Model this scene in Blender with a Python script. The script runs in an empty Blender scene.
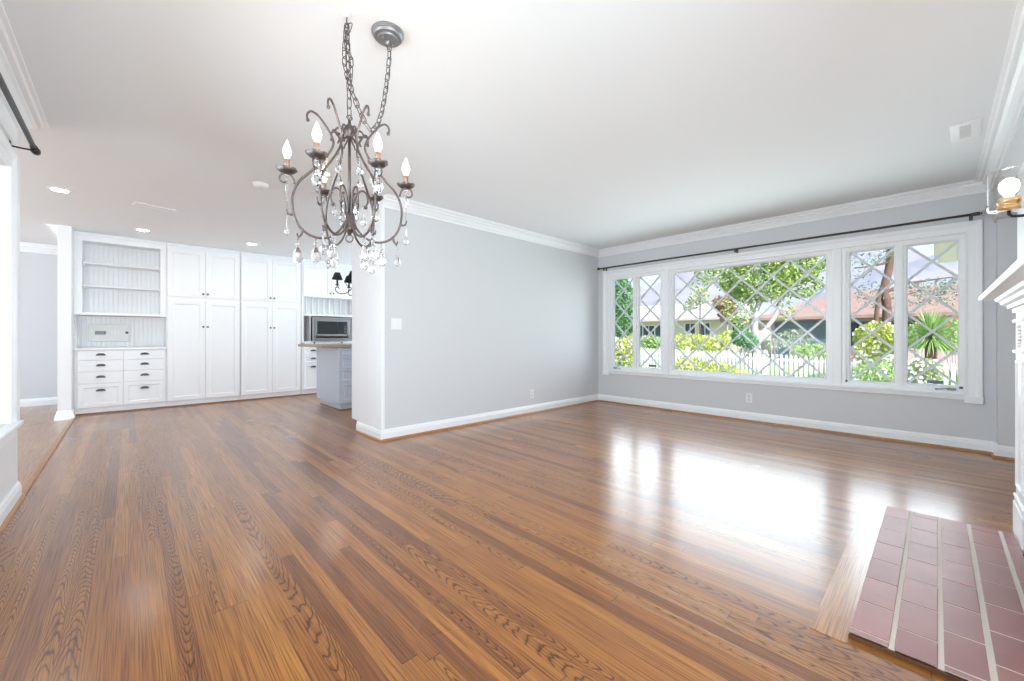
import bpy, math, random
from mathutils import Vector, Matrix, Euler

scene = bpy.context.scene
COL = scene.collection
R = math.radians

# ------------------------------------------------------------------ camera
F_PX = 403.8
TH = R(46.498)
cam_data = bpy.data.cameras.new('camera')
cam = bpy.data.objects.new('camera', cam_data)
COL.objects.link(cam)
cam_data.sensor_width = 36.0
cam_data.lens = F_PX / 1024 * 36.0
cam_data.shift_y = -3.2 / 1024
cam_data.clip_start = 0.05
cam_data.clip_end = 2000
cam.location = (0, 0, 1.036)
cam.rotation_euler = (R(90), 0, TH - R(90))
scene.camera = cam

# ------------------------------------------------------------------ world, sun, lights, exposure
scene.view_settings.view_transform = 'Standard'
scene.view_settings.look = 'None'
scene.view_settings.gamma = 1
scene.view_settings.exposure = 0.6
scene.view_settings.use_curve_mapping = False
scene.cycles.max_bounces = 10
scene.cycles.diffuse_bounces = 6
scene.cycles.glossy_bounces = 4
scene.cycles.transmission_bounces = 8
scene.cycles.transparent_max_bounces = 16
scene.cycles.caustics_reflective = False
scene.cycles.caustics_refractive = False
scene.cycles.sample_clamp_indirect = 6

world = bpy.data.worlds.new('world')
scene.world = world
world.use_nodes = True
wn = world.node_tree.nodes
wl = world.node_tree.links
wn.clear()
w_out = wn.new('ShaderNodeOutputWorld')
w_bg = wn.new('ShaderNodeBackground')
w_tc = wn.new('ShaderNodeTexCoord')
w_sep = wn.new('ShaderNodeSeparateXYZ')
w_ramp = wn.new('ShaderNodeValToRGB')
w_ramp.color_ramp.elements[0].position = 0.0
w_ramp.color_ramp.elements[0].color = (0.86, 0.93, 1.0, 1)
w_ramp.color_ramp.elements[1].position = 0.75
w_ramp.color_ramp.elements[1].color = (0.42, 0.62, 0.95, 1)
e = w_ramp.color_ramp.elements.new(0.22)
e.color = (0.62, 0.78, 1.0, 1)
wl.new(w_tc.outputs['Generated'], w_sep.inputs[0])
wl.new(w_sep.outputs['Z'], w_ramp.inputs[0])
wl.new(w_ramp.outputs[0], w_bg.inputs[0])
w_bg.inputs[1].default_value = 0.92
wl.new(w_bg.outputs[0], w_out.inputs[0])


def sun_light(direction, strength, angle, color):
    d = bpy.data.lights.new('sun', 'SUN')
    d.energy = strength
    d.angle = angle
    d.color = color
    o = bpy.data.objects.new('sun', d)
    COL.objects.link(o)
    o.rotation_euler = Vector(direction).to_track_quat('Z', 'Y').to_euler()


def area_light(name, loc, target, sx, sy, power, color=(1, 1, 1)):
    d = bpy.data.lights.new(name, 'AREA')
    d.shape = 'RECTANGLE'
    d.size = sx
    d.size_y = sy
    d.energy = power
    d.color = color
    o = bpy.data.objects.new(name, d)
    COL.objects.link(o)
    o.location = loc
    v = Vector(target) - Vector(loc)
    o.rotation_euler = v.to_track_quat('-Z', 'Y').to_euler()
    return o


def point_light(name, loc, power, radius, color):
    d = bpy.data.lights.new(name, 'POINT')
    d.energy = power
    d.shadow_soft_size = radius
    d.color = color
    o = bpy.data.objects.new(name, d)
    COL.objects.link(o)
    o.location = loc
    return o


sun_light((-0.45, -0.62, 0.62), 5.2, R(0.6), (1.0, 0.98, 0.95))
# left window daylight, plus added fill lamps for rear, hall and kitchen
COOL = (0.765, 0.915, 1.0)
area_light('rear_fill_light', (0.2, -3.4, 0.9), (3.1, 2.0, 1.8), 6.0, 2.4, 390, COOL)  # fill lamp added behind the camera for brightness; no window there
side = area_light('side_window_light', (-0.48, 2.4, 1.25), (5.5, 1.0, 1.15), 2.3, 1.3, 19, COOL)
side.data.spread = R(95)
area_light('hall_fill_light', (-3.6, 6.0, 1.0), (0.0, 6.8, 2.3), 3.0, 1.6, 37, (0.73, 0.90, 1.0))  # fill lamp added to brighten the hall side; no window there
area_light('kitchen_fill_light', (5.2, 6.2, 1.3), (1.5, 6.3, 2.6), 2.6, 1.6, 70, (0.73, 0.90, 1.0))  # fill lamp added to brighten the kitchen; the wall behind is solid
# daylight entering through each pane of the front windows
for y0, y1 in ((3.209, 3.536), (2.767, 3.102), (0.85, 2.563), (0.302, 0.640), (-0.134, 0.203)):
    pane = area_light('window_daylight', (5.545, (y0 + y1) / 2, 1.26), (3.0, (y0 + y1) / 2, 1.25), y1 - y0, 1.35, 9.5 * (y1 - y0), (0.82, 0.94, 1.0))
    pane.data.spread = R(135)


# ------------------------------------------------------------------ mesh builder
class MB:
    def __init__(self):
        self.v, self.f, self.m, self.s = [], [], [], []

    def add(self, vs, fs, mat=0, smooth=False):
        n = len(self.v)
        self.v += [tuple(p) for p in vs]
        for q in fs:
            self.f.append([i + n for i in q])
            self.m.append(mat)
            self.s.append(smooth)
        return self

    def box(self, x0, x1, y0, y1, z0, z1, mat=0, b=0.0):
        if x0 > x1: x0, x1 = x1, x0
        if y0 > y1: y0, y1 = y1, y0
        if z0 > z1: z0, z1 = z1, z0
        if b <= 0 or b * 2.05 > min(x1 - x0, y1 - y0, z1 - z0):
            vs = [(x, y, z) for z in (z0, z1) for y in (y0, y1) for x in (x0, x1)]
            fs = [(0, 2, 3, 1), (4, 5, 7, 6), (0, 1, 5, 4), (2, 6, 7, 3), (0, 4, 6, 2), (1, 3, 7, 5)]
            return self.add(vs, fs, mat)
        # chamfered box: 3 verts per corner
        vs, idx = [], {}
        X, Y, Z = (x0, x1), (y0, y1), (z0, z1)
        sg = (1, -1)
        for i in (0, 1):
            for j in (0, 1):
                for k in (0, 1):
                    bx, by, bz = X[i] + sg[i] * b, Y[j] + sg[j] * b, Z[k] + sg[k] * b
                    idx[(i, j, k, 0)] = len(vs); vs.append((X[i], by, bz))
                    idx[(i, j, k, 1)] = len(vs); vs.append((bx, Y[j], bz))
                    idx[(i, j, k, 2)] = len(vs); vs.append((bx, by, Z[k]))
        fs = []

        def face(L, want):
            a, b_, c = Vector(vs[L[0]]), Vector(vs[L[1]]), Vector(vs[L[2]])
            nrm = (b_ - a).cross(c - a)
            fs.append(L if nrm.dot(Vector(want)) > 0 else L[::-1])
        for i in (0, 1):
            face([idx[(i, 0, 0, 0)], idx[(i, 1, 0, 0)], idx[(i, 1, 1, 0)], idx[(i, 0, 1, 0)]], (-sg[i], 0, 0))
            face([idx[(0, i, 0, 1)], idx[(1, i, 0, 1)], idx[(1, i, 1, 1)], idx[(0, i, 1, 1)]], (0, -sg[i], 0))
            face([idx[(0, 0, i, 2)], idx[(1, 0, i, 2)], idx[(1, 1, i, 2)], idx[(0, 1, i, 2)]], (0, 0, -sg[i]))
        for i in (0, 1):
            for j in (0, 1):
                face([idx[(i, j, 0, 0)], idx[(i, j, 1, 0)], idx[(i, j, 1, 1)], idx[(i, j, 0, 1)]], (-sg[i], -sg[j], 0))
                face([idx[(i, 0, j, 0)], idx[(i, 1, j, 0)], idx[(i, 1, j, 2)], idx[(i, 0, j, 2)]], (-sg[i], 0, -sg[j]))
                face([idx[(0, i, j, 1)], idx[(1, i, j, 1)], idx[(1, i, j, 2)], idx[(0, i, j, 2)]], (0, -sg[i], -sg[j]))
                for k in (0, 1):
                    face([idx[(i, j, k, 0)], idx[(i, j, k, 1)], idx[(i, j, k, 2)]], (-sg[i], -sg[j], -sg[k]))
        return self.add(vs, fs, mat)

    def lathe(self, prof, c=(0, 0, 0), n=24, mat=0, axis='Z', smooth=True):
        vs = []
        for r, h in prof:
            for k in range(n):
                a = 2 * math.pi * k / n
                p = (r * math.cos(a), r * math.sin(a), h)
                if axis == 'X': p = (h, r * math.cos(a), r * math.sin(a))
                if axis == 'Y': p = (r * math.sin(a), h, r * math.cos(a))
                vs.append((p[0] + c[0], p[1] + c[1], p[2] + c[2]))
        fs = []
        for i in range(len(prof) - 1):
            for k in range(n):
                k2 = (k + 1) % n
                fs.append((i * n + k, i * n + k2, (i + 1) * n + k2, (i + 1) * n + k))
        if prof[0][0] > 1e-5: fs.append(tuple(reversed(range(n))))
        if prof[-1][0] > 1e-5: fs.append(tuple((len(prof) - 1) * n + k for k in range(n)))
        return self.add(vs, fs, mat, smooth)

    def tube(self, pts, r, n=8, mat=0, closed=False, taper=None, flat=None):
        P = [Vector(p) for p in pts]
        m = len(P)
        vs = []
        prev = None
        for i, p in enumerate(P):
            if closed:
                t = (P[(i + 1) % m] - P[i - 1])
            else:
                t = P[min(i + 1, m - 1)] - P[max(i - 1, 0)]
            if t.length < 1e-9: t = Vector((0, 0, 1))
            t.normalize()
            if prev is None:
                up = Vector((0, 0, 1)) if abs(t.z) < 0.9 else Vector((1, 0, 0))
                u = t.cross(up).normalized()
            else:
                u = (prev - t * prev.dot(t)).normalized()
            prev = u
            w = t.cross(u)
            rr = r if taper is None else r * taper(i / (m - 1))
            for k in range(n):
                a = 2 * math.pi * k / n
                q = p + (u * math.cos(a) * (1 if flat is None else flat) + w * math.sin(a)) * rr
                vs.append(tuple(q))
        fs = []
        for i in range(m if closed else m - 1):
            j = (i + 1) % m
            for k in range(n):
                k2 = (k + 1) % n
                fs.append((i * n + k, i * n + k2, j * n + k2, j * n + k))
        if not closed:
            fs.append(tuple(reversed(range(n))))
            fs.append(tuple((m - 1) * n + k for k in range(n)))
        return self.add(vs, fs, mat, True)

    def sweep(self, path, prof, mapf, mat=0, closed=False):
        """profile (offset to the left of the path, height) swept with mitres"""
        P = [Vector((p[0], p[1])) for p in path]
        m = len(P)
        ring = []
        for i, p in enumerate(P):
            d0 = (P[i] - P[i - 1]).normalized() if (i > 0 or closed) else None
            d1 = (P[(i + 1) % m] - P[i]).normalized() if (i < m - 1 or closed) else None
            if d0 is None: d0 = d1
            if d1 is None: d1 = d0
            n0 = Vector((-d0.y, d0.x)); n1 = Vector((-d1.y, d1.x))
            b = (n0 + n1)
            b = b / max(1e-6, (b.dot(n0)))
            ring.append((p, b))
        vs = []
        for p, b in ring:
            for o, h in prof:
                q = p + b * o
                vs.append(mapf(q.x, q.y, h))
        k = len(prof)
        fs = []
        for i in range(m if closed else m - 1):
            j = (i + 1) % m
            for a in range(k):
                c = (a + 1) % k
                fs.append((i * k + a, j * k + a, j * k + c, i * k + c))
        if not closed:
            fs.append(tuple(range(k)))
            fs.append(tuple(reversed([(m - 1) * k + a for a in range(k)])))
        return self.add(vs, fs, mat)

    def sphere(self, c, rx, ry=None, rz=None, n=12, k=8, mat=0):
        ry = ry or rx; rz = rz or rx
        vs = []
        for i in range(k + 1):
            t = math.pi * i / k
            for j in range(n):
                a = 2 * math.pi * j / n
                vs.append((c[0] + rx * math.sin(t) * math.cos(a), c[1] + ry * math.sin(t) * math.sin(a), c[2] - rz * math.cos(t)))
        fs = []
        for i in range(k):
            for j in range(n):
                j2 = (j + 1) % n
                fs.append((i * n + j, i * n + j2, (i + 1) * n + j2, (i + 1) * n + j))
        return self.add(vs, fs, mat, True)

    def build(self, name, mats, parent=None, loc=None):
        me = bpy.data.meshes.new(name)
        o = self._o = Vector(loc) if loc is not None else Vector((0, 0, 0))
        me.from_pydata([(x - o.x, y - o.y, z - o.z) for x, y, z in self.v], [], self.f)
        if not isinstance(mats, (list, tuple)): mats = [mats]
        for m in mats: me.materials.append(m)
        me.polygons.foreach_set('material_index', self.m)
        me.polygons.foreach_set('use_smooth', self.s)
        me.validate(verbose=False)
        me.update()
        import bmesh
        if len(self.f) < 6000:
            bm = bmesh.new(); bm.from_mesh(me)
            bmesh.ops.recalc_face_normals(bm, faces=bm.faces)
            bm.to_mesh(me); bm.free()
        ob = bpy.data.objects.new(name, me)
        COL.objects.link(ob)
        if parent is not None:
            ob.parent = parent
            if loc is None:
                # vertices are given in world space: take the parent's frame off
                ob.matrix_parent_inverse = world_matrix(parent).inverted()
            else:
                ob.location = world_matrix(parent).inverted() @ o
        elif loc is not None:
            ob.location = o
        return ob


def world_matrix(o):
    m = Matrix.LocRotScale(o.location, o.rotation_euler, o.scale)
    if o.parent is not None:
        m = world_matrix(o.parent) @ o.matrix_parent_inverse @ m
    return m


def thing(name, label, cat, loc=(0, 0, 0), rz=0, group=None):
    o = bpy.data.objects.new(name, None)
    o.empty_display_size = 0.1
    COL.objects.link(o)
    o.location = loc
    o.rotation_euler = (0, 0, rz)
    o['label'] = label
    o['category'] = cat
    if group: o['group'] = group
    return o


def tag(o, label, cat, group=None, kind=None):
    o['label'] = label
    o['category'] = cat
    if group: o['group'] = group
    if kind: o['kind'] = kind
    return o


def struct(o, label=None, cat=None):
    o['kind'] = 'structure'
    if label: o['label'] = label
    if cat: o['category'] = cat
    return o


def copy_tree(o, parent=None):
    c = o.copy()
    COL.objects.link(c)
    if parent is not None:
        c.parent = parent
        c.matrix_parent_inverse = o.matrix_parent_inverse.copy()
    for ch in list(o.children):
        copy_tree(ch, c)
    return c


# ------------------------------------------------------------------ materials
def mat(name, color, rough=0.5, metal=0.0, bump=0.0, bscale=60, coat=0.0, spec=0.5, emis=None, estr=0, vary=0.0, vscale=8):
    m = bpy.data.materials.new(name)
    m.use_nodes = True
    nt = m.node_tree
    b = nt.nodes['Principled BSDF']
    b.inputs['Base Color'].default_value = (*color, 1)
    b.inputs['Roughness'].default_value = rough
    b.inputs['Metallic'].default_value = metal
    b.inputs['Specular IOR Level'].default_value = spec
    b.inputs['Coat Weight'].default_value = coat
    if emis:
        b.inputs['Emission Color'].default_value = (*emis, 1)
        b.inputs['Emission Strength'].default_value = estr
    tc = nt.nodes.new('ShaderNodeTexCoord')
    if vary > 0:
        nz = nt.nodes.new('ShaderNodeTexNoise')
        nz.inputs['Scale'].default_value = vscale
        nz.inputs['Detail'].default_value = 4
        mx = nt.nodes.new('ShaderNodeMix'); mx.data_type = 'RGBA'
        nt.links.new(tc.outputs['Object'], nz.inputs['Vector'])
        nt.links.new(nz.outputs['Fac'], mx.inputs[0])
        mx.inputs[6].default_value = (*[c * (1 - vary) for c in color], 1)
        mx.inputs[7].default_value = (*[min(1, c * (1 + vary)) for c in color], 1)
        nt.links.new(mx.outputs[2], b.inputs['Base Color'])
    if bump > 0:
        nz = nt.nodes.new('ShaderNodeTexNoise')
        nz.inputs['Scale'].default_value = bscale
        nz.inputs['Detail'].default_value = 3
        bp = nt.nodes.new('ShaderNodeBump')
        bp.inputs['Strength'].default_value = bump
        bp.inputs['Distance'].default_value = 0.002
        nt.links.new(tc.outputs['Object'], nz.inputs['Vector'])
        nt.links.new(nz.outputs['Fac'], bp.inputs['Height'])
        nt.links.new(bp.outputs[0], b.inputs['Normal'])
    return m


M_WALL = mat('grey_wall_paint', (0.672, 0.682, 0.700), 0.6, bump=0.12, bscale=150, spec=0.3)
M_WHITEWALL = mat('white_wall_paint', (0.84, 0.84, 0.85), 0.55, bump=0.1, bscale=150, spec=0.3)
M_CEIL = mat('ceiling_paint', (0.84, 0.865, 0.885), 0.7, bump=0.1, bscale=90, spec=0.2)
M_TRIM = mat('white_trim_paint', (0.90, 0.91, 0.925), 0.35, bump=0.02)
M_GRILLE = mat('backlit_grey_grille', (0.74, 0.76, 0.79), 0.4)  # white bars; their backlit shade is put into this grey
M_CAB = mat('white_cabinet_paint', (0.87, 0.87, 0.875), 0.35, bump=0.02)
M_ISL = mat('blue_grey_paint', (0.55, 0.60, 0.68), 0.4, bump=0.02)
M_BRONZE = mat('dark_bronze', (0.10, 0.085, 0.08), 0.35, 0.75, vary=0.3, vscale=40)
M_IRON = mat('aged_iron', (0.125, 0.10, 0.095), 0.42, 0.7, bump=0.3, bscale=120, vary=0.35, vscale=30)
M_SLEEVE = mat('copper_candle_sleeve', (0.34, 0.22, 0.17), 0.45, 0.55, vary=0.25, vscale=60)
M_BLACK = mat('black_metal', (0.025, 0.025, 0.03), 0.4, 0.4, vary=0.2)
M_PULL = mat('pewter_pull', (0.11, 0.11, 0.12), 0.35, 0.8)
M_CANOPY = mat('pewter_canopy', (0.30, 0.30, 0.31), 0.45, 0.7, vary=0.12, vscale=25)
M_STEEL = mat('brushed_steel', (0.33, 0.32, 0.31), 0.32, 0.9, vary=0.12, vscale=60)
M_DARKGLASS = mat('dark_oven_glass', (0.012, 0.014, 0.016), 0.08)
M_BRASS = mat('brass_socket', (0.80, 0.50, 0.24), 0.3, 0.85, vary=0.1)
M_PLASTIC = mat('white_plastic', (0.86, 0.86, 0.86), 0.35, bump=0.01)
M_SLOT = mat('dark_slot', (0.12, 0.12, 0.13), 0.6)
M_GREYGAP = mat('shadow_grey_vent', (0.10, 0.10, 0.11), 0.6)
M_EMIT_DOWN = mat('downlight_lens', (1, 1, 1), 0.4, emis=(1.0, 0.98, 0.95), estr=45.0)
M_BULB = mat('lit_candle_bulb', (1, 1, 1), 0.3, emis=(1.0, 0.84, 0.64), estr=7.0)
M_BULB_DIM = mat('lit_clear_bulb', (1, 1, 1), 0.3, emis=(1.0, 0.86, 0.72), estr=0.6)
M_SHADE = mat('black_shade_cloth', (0.02, 0.02, 0.022), 0.9, bump=0.2, bscale=400)


def glass_mat(name, color=(1, 1, 1), rough=0.0, ior=1.45, thin=False, mixf=0.9, tint=(1, 1, 1), base_refl=0.02):
    m = bpy.data.materials.new(name)
    m.use_nodes = True
    nt = m.node_tree
    nt.nodes.clear()
    out = nt.nodes.new('ShaderNodeOutputMaterial')
    if thin:
        tr = nt.nodes.new('ShaderNodeBsdfTransparent'); tr.inputs[0].default_value = (*tint, 1)
        gl = nt.nodes.new('ShaderNodeBsdfGlossy'); gl.inputs['Roughness'].default_value = rough
        fr = nt.nodes.new('ShaderNodeLayerWeight'); fr.inputs[0].default_value = 0.5
        pw = nt.nodes.new('ShaderNodeMath'); pw.operation = 'POWER'; pw.inputs[1].default_value = 4.0
        mu = nt.nodes.new('ShaderNodeMath'); mu.operation = 'MULTIPLY_ADD'; mu.inputs[1].default_value = mixf; mu.inputs[2].default_value = base_refl
        nt.links.new(fr.outputs['Facing'], pw.inputs[0])
        mx = nt.nodes.new('ShaderNodeMixShader')
        nt.links.new(pw.outputs[0], mu.inputs[0])
        nt.links.new(mu.outputs[0], mx.inputs[0])
        nt.links.new(tr.outputs[0], mx.inputs[1])
        nt.links.new(gl.outputs[0], mx.inputs[2])
        nt.links.new(mx.outputs[0], out.inputs[0])
    else:
        g = nt.nodes.new('ShaderNodeBsdfGlass')
        g.inputs['Color'].default_value = (*color, 1)
        g.inputs['Roughness'].default_value = rough
        g.inputs['IOR'].default_value = ior
        nt.links.new(g.outputs[0], out.inputs[0])
    return m


M_GLASS = glass_mat('window_glass', thin=True, mixf=0.35, tint=(0.985, 0.99, 0.99), base_refl=0.004)
M_LAMPGLASS = glass_mat('clear_lamp_glass', thin=True, ior=1.5, mixf=1.0, tint=(0.97, 0.97, 0.965))
M_CRYSTAL = glass_mat('crystal', color=(1, 1, 1), ior=1.5)


def wood_floor(name, tint=(1, 1, 1), plank=0.057, rough=0.24, RINGS=0.93, BL=1.9, CON=1.0, SWAP=False):
    m = bpy.data.materials.new(name)
    m.use_nodes = True
    nt = m.node_tree
    N, L = nt.nodes, nt.links
    b = N['Principled BSDF']

    def math_(op, a, b_=None, c=None):
        n = N.new('ShaderNodeMath'); n.operation = op
        for i, v in enumerate((a, b_, c)):
            if v is None: continue
            if isinstance(v, (int, float)): n.inputs[i].default_value = v
            else: L.new(v, n.inputs[i])
        return n.outputs[0]
    tc = N.new('ShaderNodeTexCoord')
    sp = N.new('ShaderNodeSeparateXYZ')
    L.new(tc.outputs['Object'], sp.inputs[0])
    x, y = (sp.outputs['Y'], sp.outputs['X']) if SWAP else (sp.outputs['X'], sp.outputs['Y'])
    xs = math_('DIVIDE', x, plank)
    bid = math_('FLOOR', xs)
    fx = math_('SUBTRACT', xs, bid)
    wn1 = N.new('ShaderNodeTexWhiteNoise'); wn1.noise_dimensions = '1D'
    L.new(bid, wn1.inputs['W'])
    r1 = wn1.outputs['Value']
    ys = math_('DIVIDE', math_('ADD', y, math_('MULTIPLY', r1, 7.0)), BL)
    sid = math_('FLOOR', ys)
    fy = math_('SUBTRACT', ys, sid)
    cb = N.new('ShaderNodeCombineXYZ')
    L.new(bid, cb.inputs[0]); L.new(sid, cb.inputs[1])
    wn2 = N.new('ShaderNodeTexWhiteNoise'); wn2.noise_dimensions = '2D'
    L.new(cb.outputs[0], wn2.inputs['Vector'])
    r2 = wn2.outputs['Value']
    # grain coordinates
    gx = math_('ADD', math_('MULTIPLY', x, 9.0), math_('MULTIPLY', r2, 40.0))
    gy = math_('ADD', math_('MULTIPLY', y, 0.9), math_('MULTIPLY', r2, 91.0))
    gc = N.new('ShaderNodeCombineXYZ'); L.new(gx, gc.inputs[0]); L.new(gy, gc.inputs[1])
    nz = N.new('ShaderNodeTexNoise')
    nz.inputs['Scale'].default_value = 1.0; nz.inputs['Detail'].default_value = 1.5; nz.inputs['Roughness'].default_value = 0.45
    L.new(gc.outputs[0], nz.inputs['Vector'])
    nj = N.new('ShaderNodeTexNoise'); nj.inputs['Scale'].default_value = 1.0; nj.inputs['Detail'].default_value = 2
    gj = N.new('ShaderNodeCombineXYZ'); L.new(math_('MULTIPLY', x, 60.0), gj.inputs[0]); L.new(math_('MULTIPLY', y, 14.0), gj.inputs[1])
    L.new(gj.outputs[0], nj.inputs['Vector'])
    # cathedral arcs: nested parabolas along some boards
    gsh = N.new('ShaderNodeTexNoise'); gsh.inputs['Scale'].default_value = 1.0; gsh.inputs['Detail'].default_value = 1.0
    gs = N.new('ShaderNodeCombineXYZ'); L.new(math_('MULTIPLY', r2, 77.0), gs.inputs[0]); L.new(math_('MULTIPLY', y, 2.2), gs.inputs[1]); L.new(gs.outputs[0], gsh.inputs['Vector'])
    xc = math_('SUBTRACT', math_('ADD', fx, math_('MULTIPLY', math_('SUBTRACT', gsh.outputs['Fac'], 0.5), 1.2)), 0.5)
    par = math_('MULTIPLY', math_('MULTIPLY', xc, xc), math_('MULTIPLY', math_('SUBTRACT', r2, 0.45), 60.0))
    ph = math_('ADD', math_('ADD', math_('MULTIPLY', y, 15.0), par), math_('ADD', math_('MULTIPLY', nz.outputs['Fac'], 13.0), math_('MULTIPLY', nj.outputs['Fac'], 1.1)))
    rings = math_('FRACT', ph)
    rr = N.new('ShaderNodeValToRGB')
    cr = rr.color_ramp
    cr.elements[0].position = 0.0; cr.elements[0].color = (0.25, 0.25, 0.25, 1)
    cr.elements[1].position = 1.0; cr.elements[1].color = (0.5, 0.5, 0.5, 1)
    for p, v in ((0.10, 0.1), (0.26, 0.85), (0.6, 1.0), (0.88, 0.9)):
        q = cr.elements.new(p); q.color = (v, v, v, 1)
    L.new(rings, rr.inputs[0])
    sgn = math_('GREATER_THAN', math_('FRACT', math_('MULTIPLY', r2, 7.31)), 0.62)
    # straight grain: long thin dark streaks
    pc = N.new('ShaderNodeCombineXYZ'); L.new(math_('MULTIPLY', x, 300.0), pc.inputs[0]); L.new(math_('ADD', math_('MULTIPLY', y, 3.2), math_('MULTIPLY', r2, 30)), pc.inputs[1])
    np_ = N.new('ShaderNodeTexNoise'); np_.inputs['Scale'].default_value = 1.0; np_.inputs['Detail'].default_value = 2
    L.new(pc.outputs[0], np_.inputs['Vector'])
    st = N.new('ShaderNodeValToRGB')
    st.color_ramp.elements[0].position = 0.34; st.color_ramp.elements[0].color = (0.0, 0.0, 0.0, 1)
    st.color_ramp.elements[1].position = 0.58; st.color_ramp.elements[1].color = (1, 1, 1, 1)
    L.new(np_.outputs['Fac'], st.inputs[0])
    # per-board colour
    br = N.new('ShaderNodeValToRGB')
    c2 = br.color_ramp
    mid = (0.375, 0.150, 0.050)
    c2.elements[1].position = 1.0
    for idx_, (p, v) in enumerate(((0.0, (0.20, 0.066, 0.017)), (0.14, (0.30, 0.104, 0.023)), (0.5, (0.375, 0.142, 0.029)), (0.85, (0.42, 0.168, 0.034)), (1.0, (0.47, 0.195, 0.040)))):
        v = [m_ + (a_ - m_) * CON for a_, m_ in zip(v, mid)]
        q = c2.elements[0] if idx_ == 0 else (c2.elements[len(c2.elements) - 1] if idx_ == 4 else c2.elements.new(p))
        q.position = p
        q.color = (v[0] * tint[0], v[1] * tint[1], v[2] * tint[2], 1)
    L.new(r2, br.inputs[0])
    lob = N.new('ShaderNodeTexNoise'); lob.inputs['Scale'].default_value = 1.3
    L.new(tc.outputs['Object'], lob.inputs['Vector'])
    ringf = N.new('ShaderNodeMix'); ringf.data_type = 'FLOAT'
    L.new(sgn, ringf.inputs[0]); ringf.inputs[2].default_value = 0.0
    ringf.inputs[3].default_value = RINGS
    dark = math_('SUBTRACT', 1.0, math_('MULTIPLY', math_('SUBTRACT', 1.0, rr.outputs[0]), ringf.outputs[0]))
    dark = math_('MULTIPLY', dark, math_('ADD', 0.36, math_('MULTIPLY', st.outputs[0], 0.72)))
    # joints
    e1 = math_('LESS_THAN', fx, 0.018)
    e2 = math_('LESS_THAN', fy, 0.0022)
    joint = math_('MAXIMUM', e1, e2)
    dark = math_('MULTIPLY', dark, math_('SUBTRACT', 1.0, math_('MULTIPLY', joint, 0.55)))
    mx = N.new('ShaderNodeMix'); mx.data_type = 'RGBA'; mx.blend_type = 'MULTIPLY'
    mx.inputs[0].default_value = 1.0
    L.new(br.outputs[0], mx.inputs[6])
    cc = N.new('ShaderNodeCombineColor')
    L.new(math_('POWER', dark, 0.85), cc.inputs[0]); L.new(dark, cc.inputs[1]); L.new(math_('POWER', dark, 1.1), cc.inputs[2])
    L.new(cc.outputs[0], mx.inputs[7])
    L.new(mx.outputs[2], b.inputs['Base Color'])
    b.inputs['Specular IOR Level'].default_value = 0.35
    rg = math_('ADD', rough, math_('MULTIPLY', lob.outputs['Fac'], 0.10))
    L.new(rg, b.inputs['Roughness'])
    b.inputs['Coat Weight'].default_value = 0.6
    b.inputs['Coat Roughness'].default_value = 0.17
    b.inputs['Coat IOR'].default_value = 1.5
    bp = N.new('ShaderNodeBump'); bp.inputs['Strength'].default_value = 0.16; bp.inputs['Distance'].default_value = 0.0014
    hh = math_('SUBTRACT', math_('ADD', math_('MULTIPLY', dark, 0.35), math_('MULTIPLY', lob.outputs['Fac'], 1.5)), math_('MULTIPLY', joint, 0.8))
    L.new(hh, bp.inputs['Height'])
    L.new(bp.outputs[0], b.inputs['Normal'])
    L.new(bp.outputs[0], b.inputs['Coat Normal'])
    return m


M_FLOOR = wood_floor('oak_floor')
M_FLOOR2 = wood_floor('hall_floor', tint=(1.2, 1.55, 2.3), plank=0.083, rough=0.28, RINGS=0.1, CON=0.4)
M_OAK = mat('oak_trim', (0.42, 0.19, 0.07), 0.3, vary=0.3, vscale=14)
M_OAKGLARE = wood_floor('glare_pale_oak_board', plank=1.0, rough=0.22, RINGS=0.6, tint=(1.25, 1.5, 2.2), BL=30, CON=0.3, SWAP=True)  # window glare on this board is put into its pale tint
M_OAKDARK = mat('dark_oak_round', (0.24, 0.10, 0.04), 0.35, vary=0.3, vscale=14)
M_DKOAK = mat('dark_oak_edge', (0.13, 0.055, 0.022), 0.35, vary=0.3, vscale=14)
M_BUTCHER = mat('butcher_block', (0.38, 0.27, 0.20), 0.35, vary=0.15, vscale=12)


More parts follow.
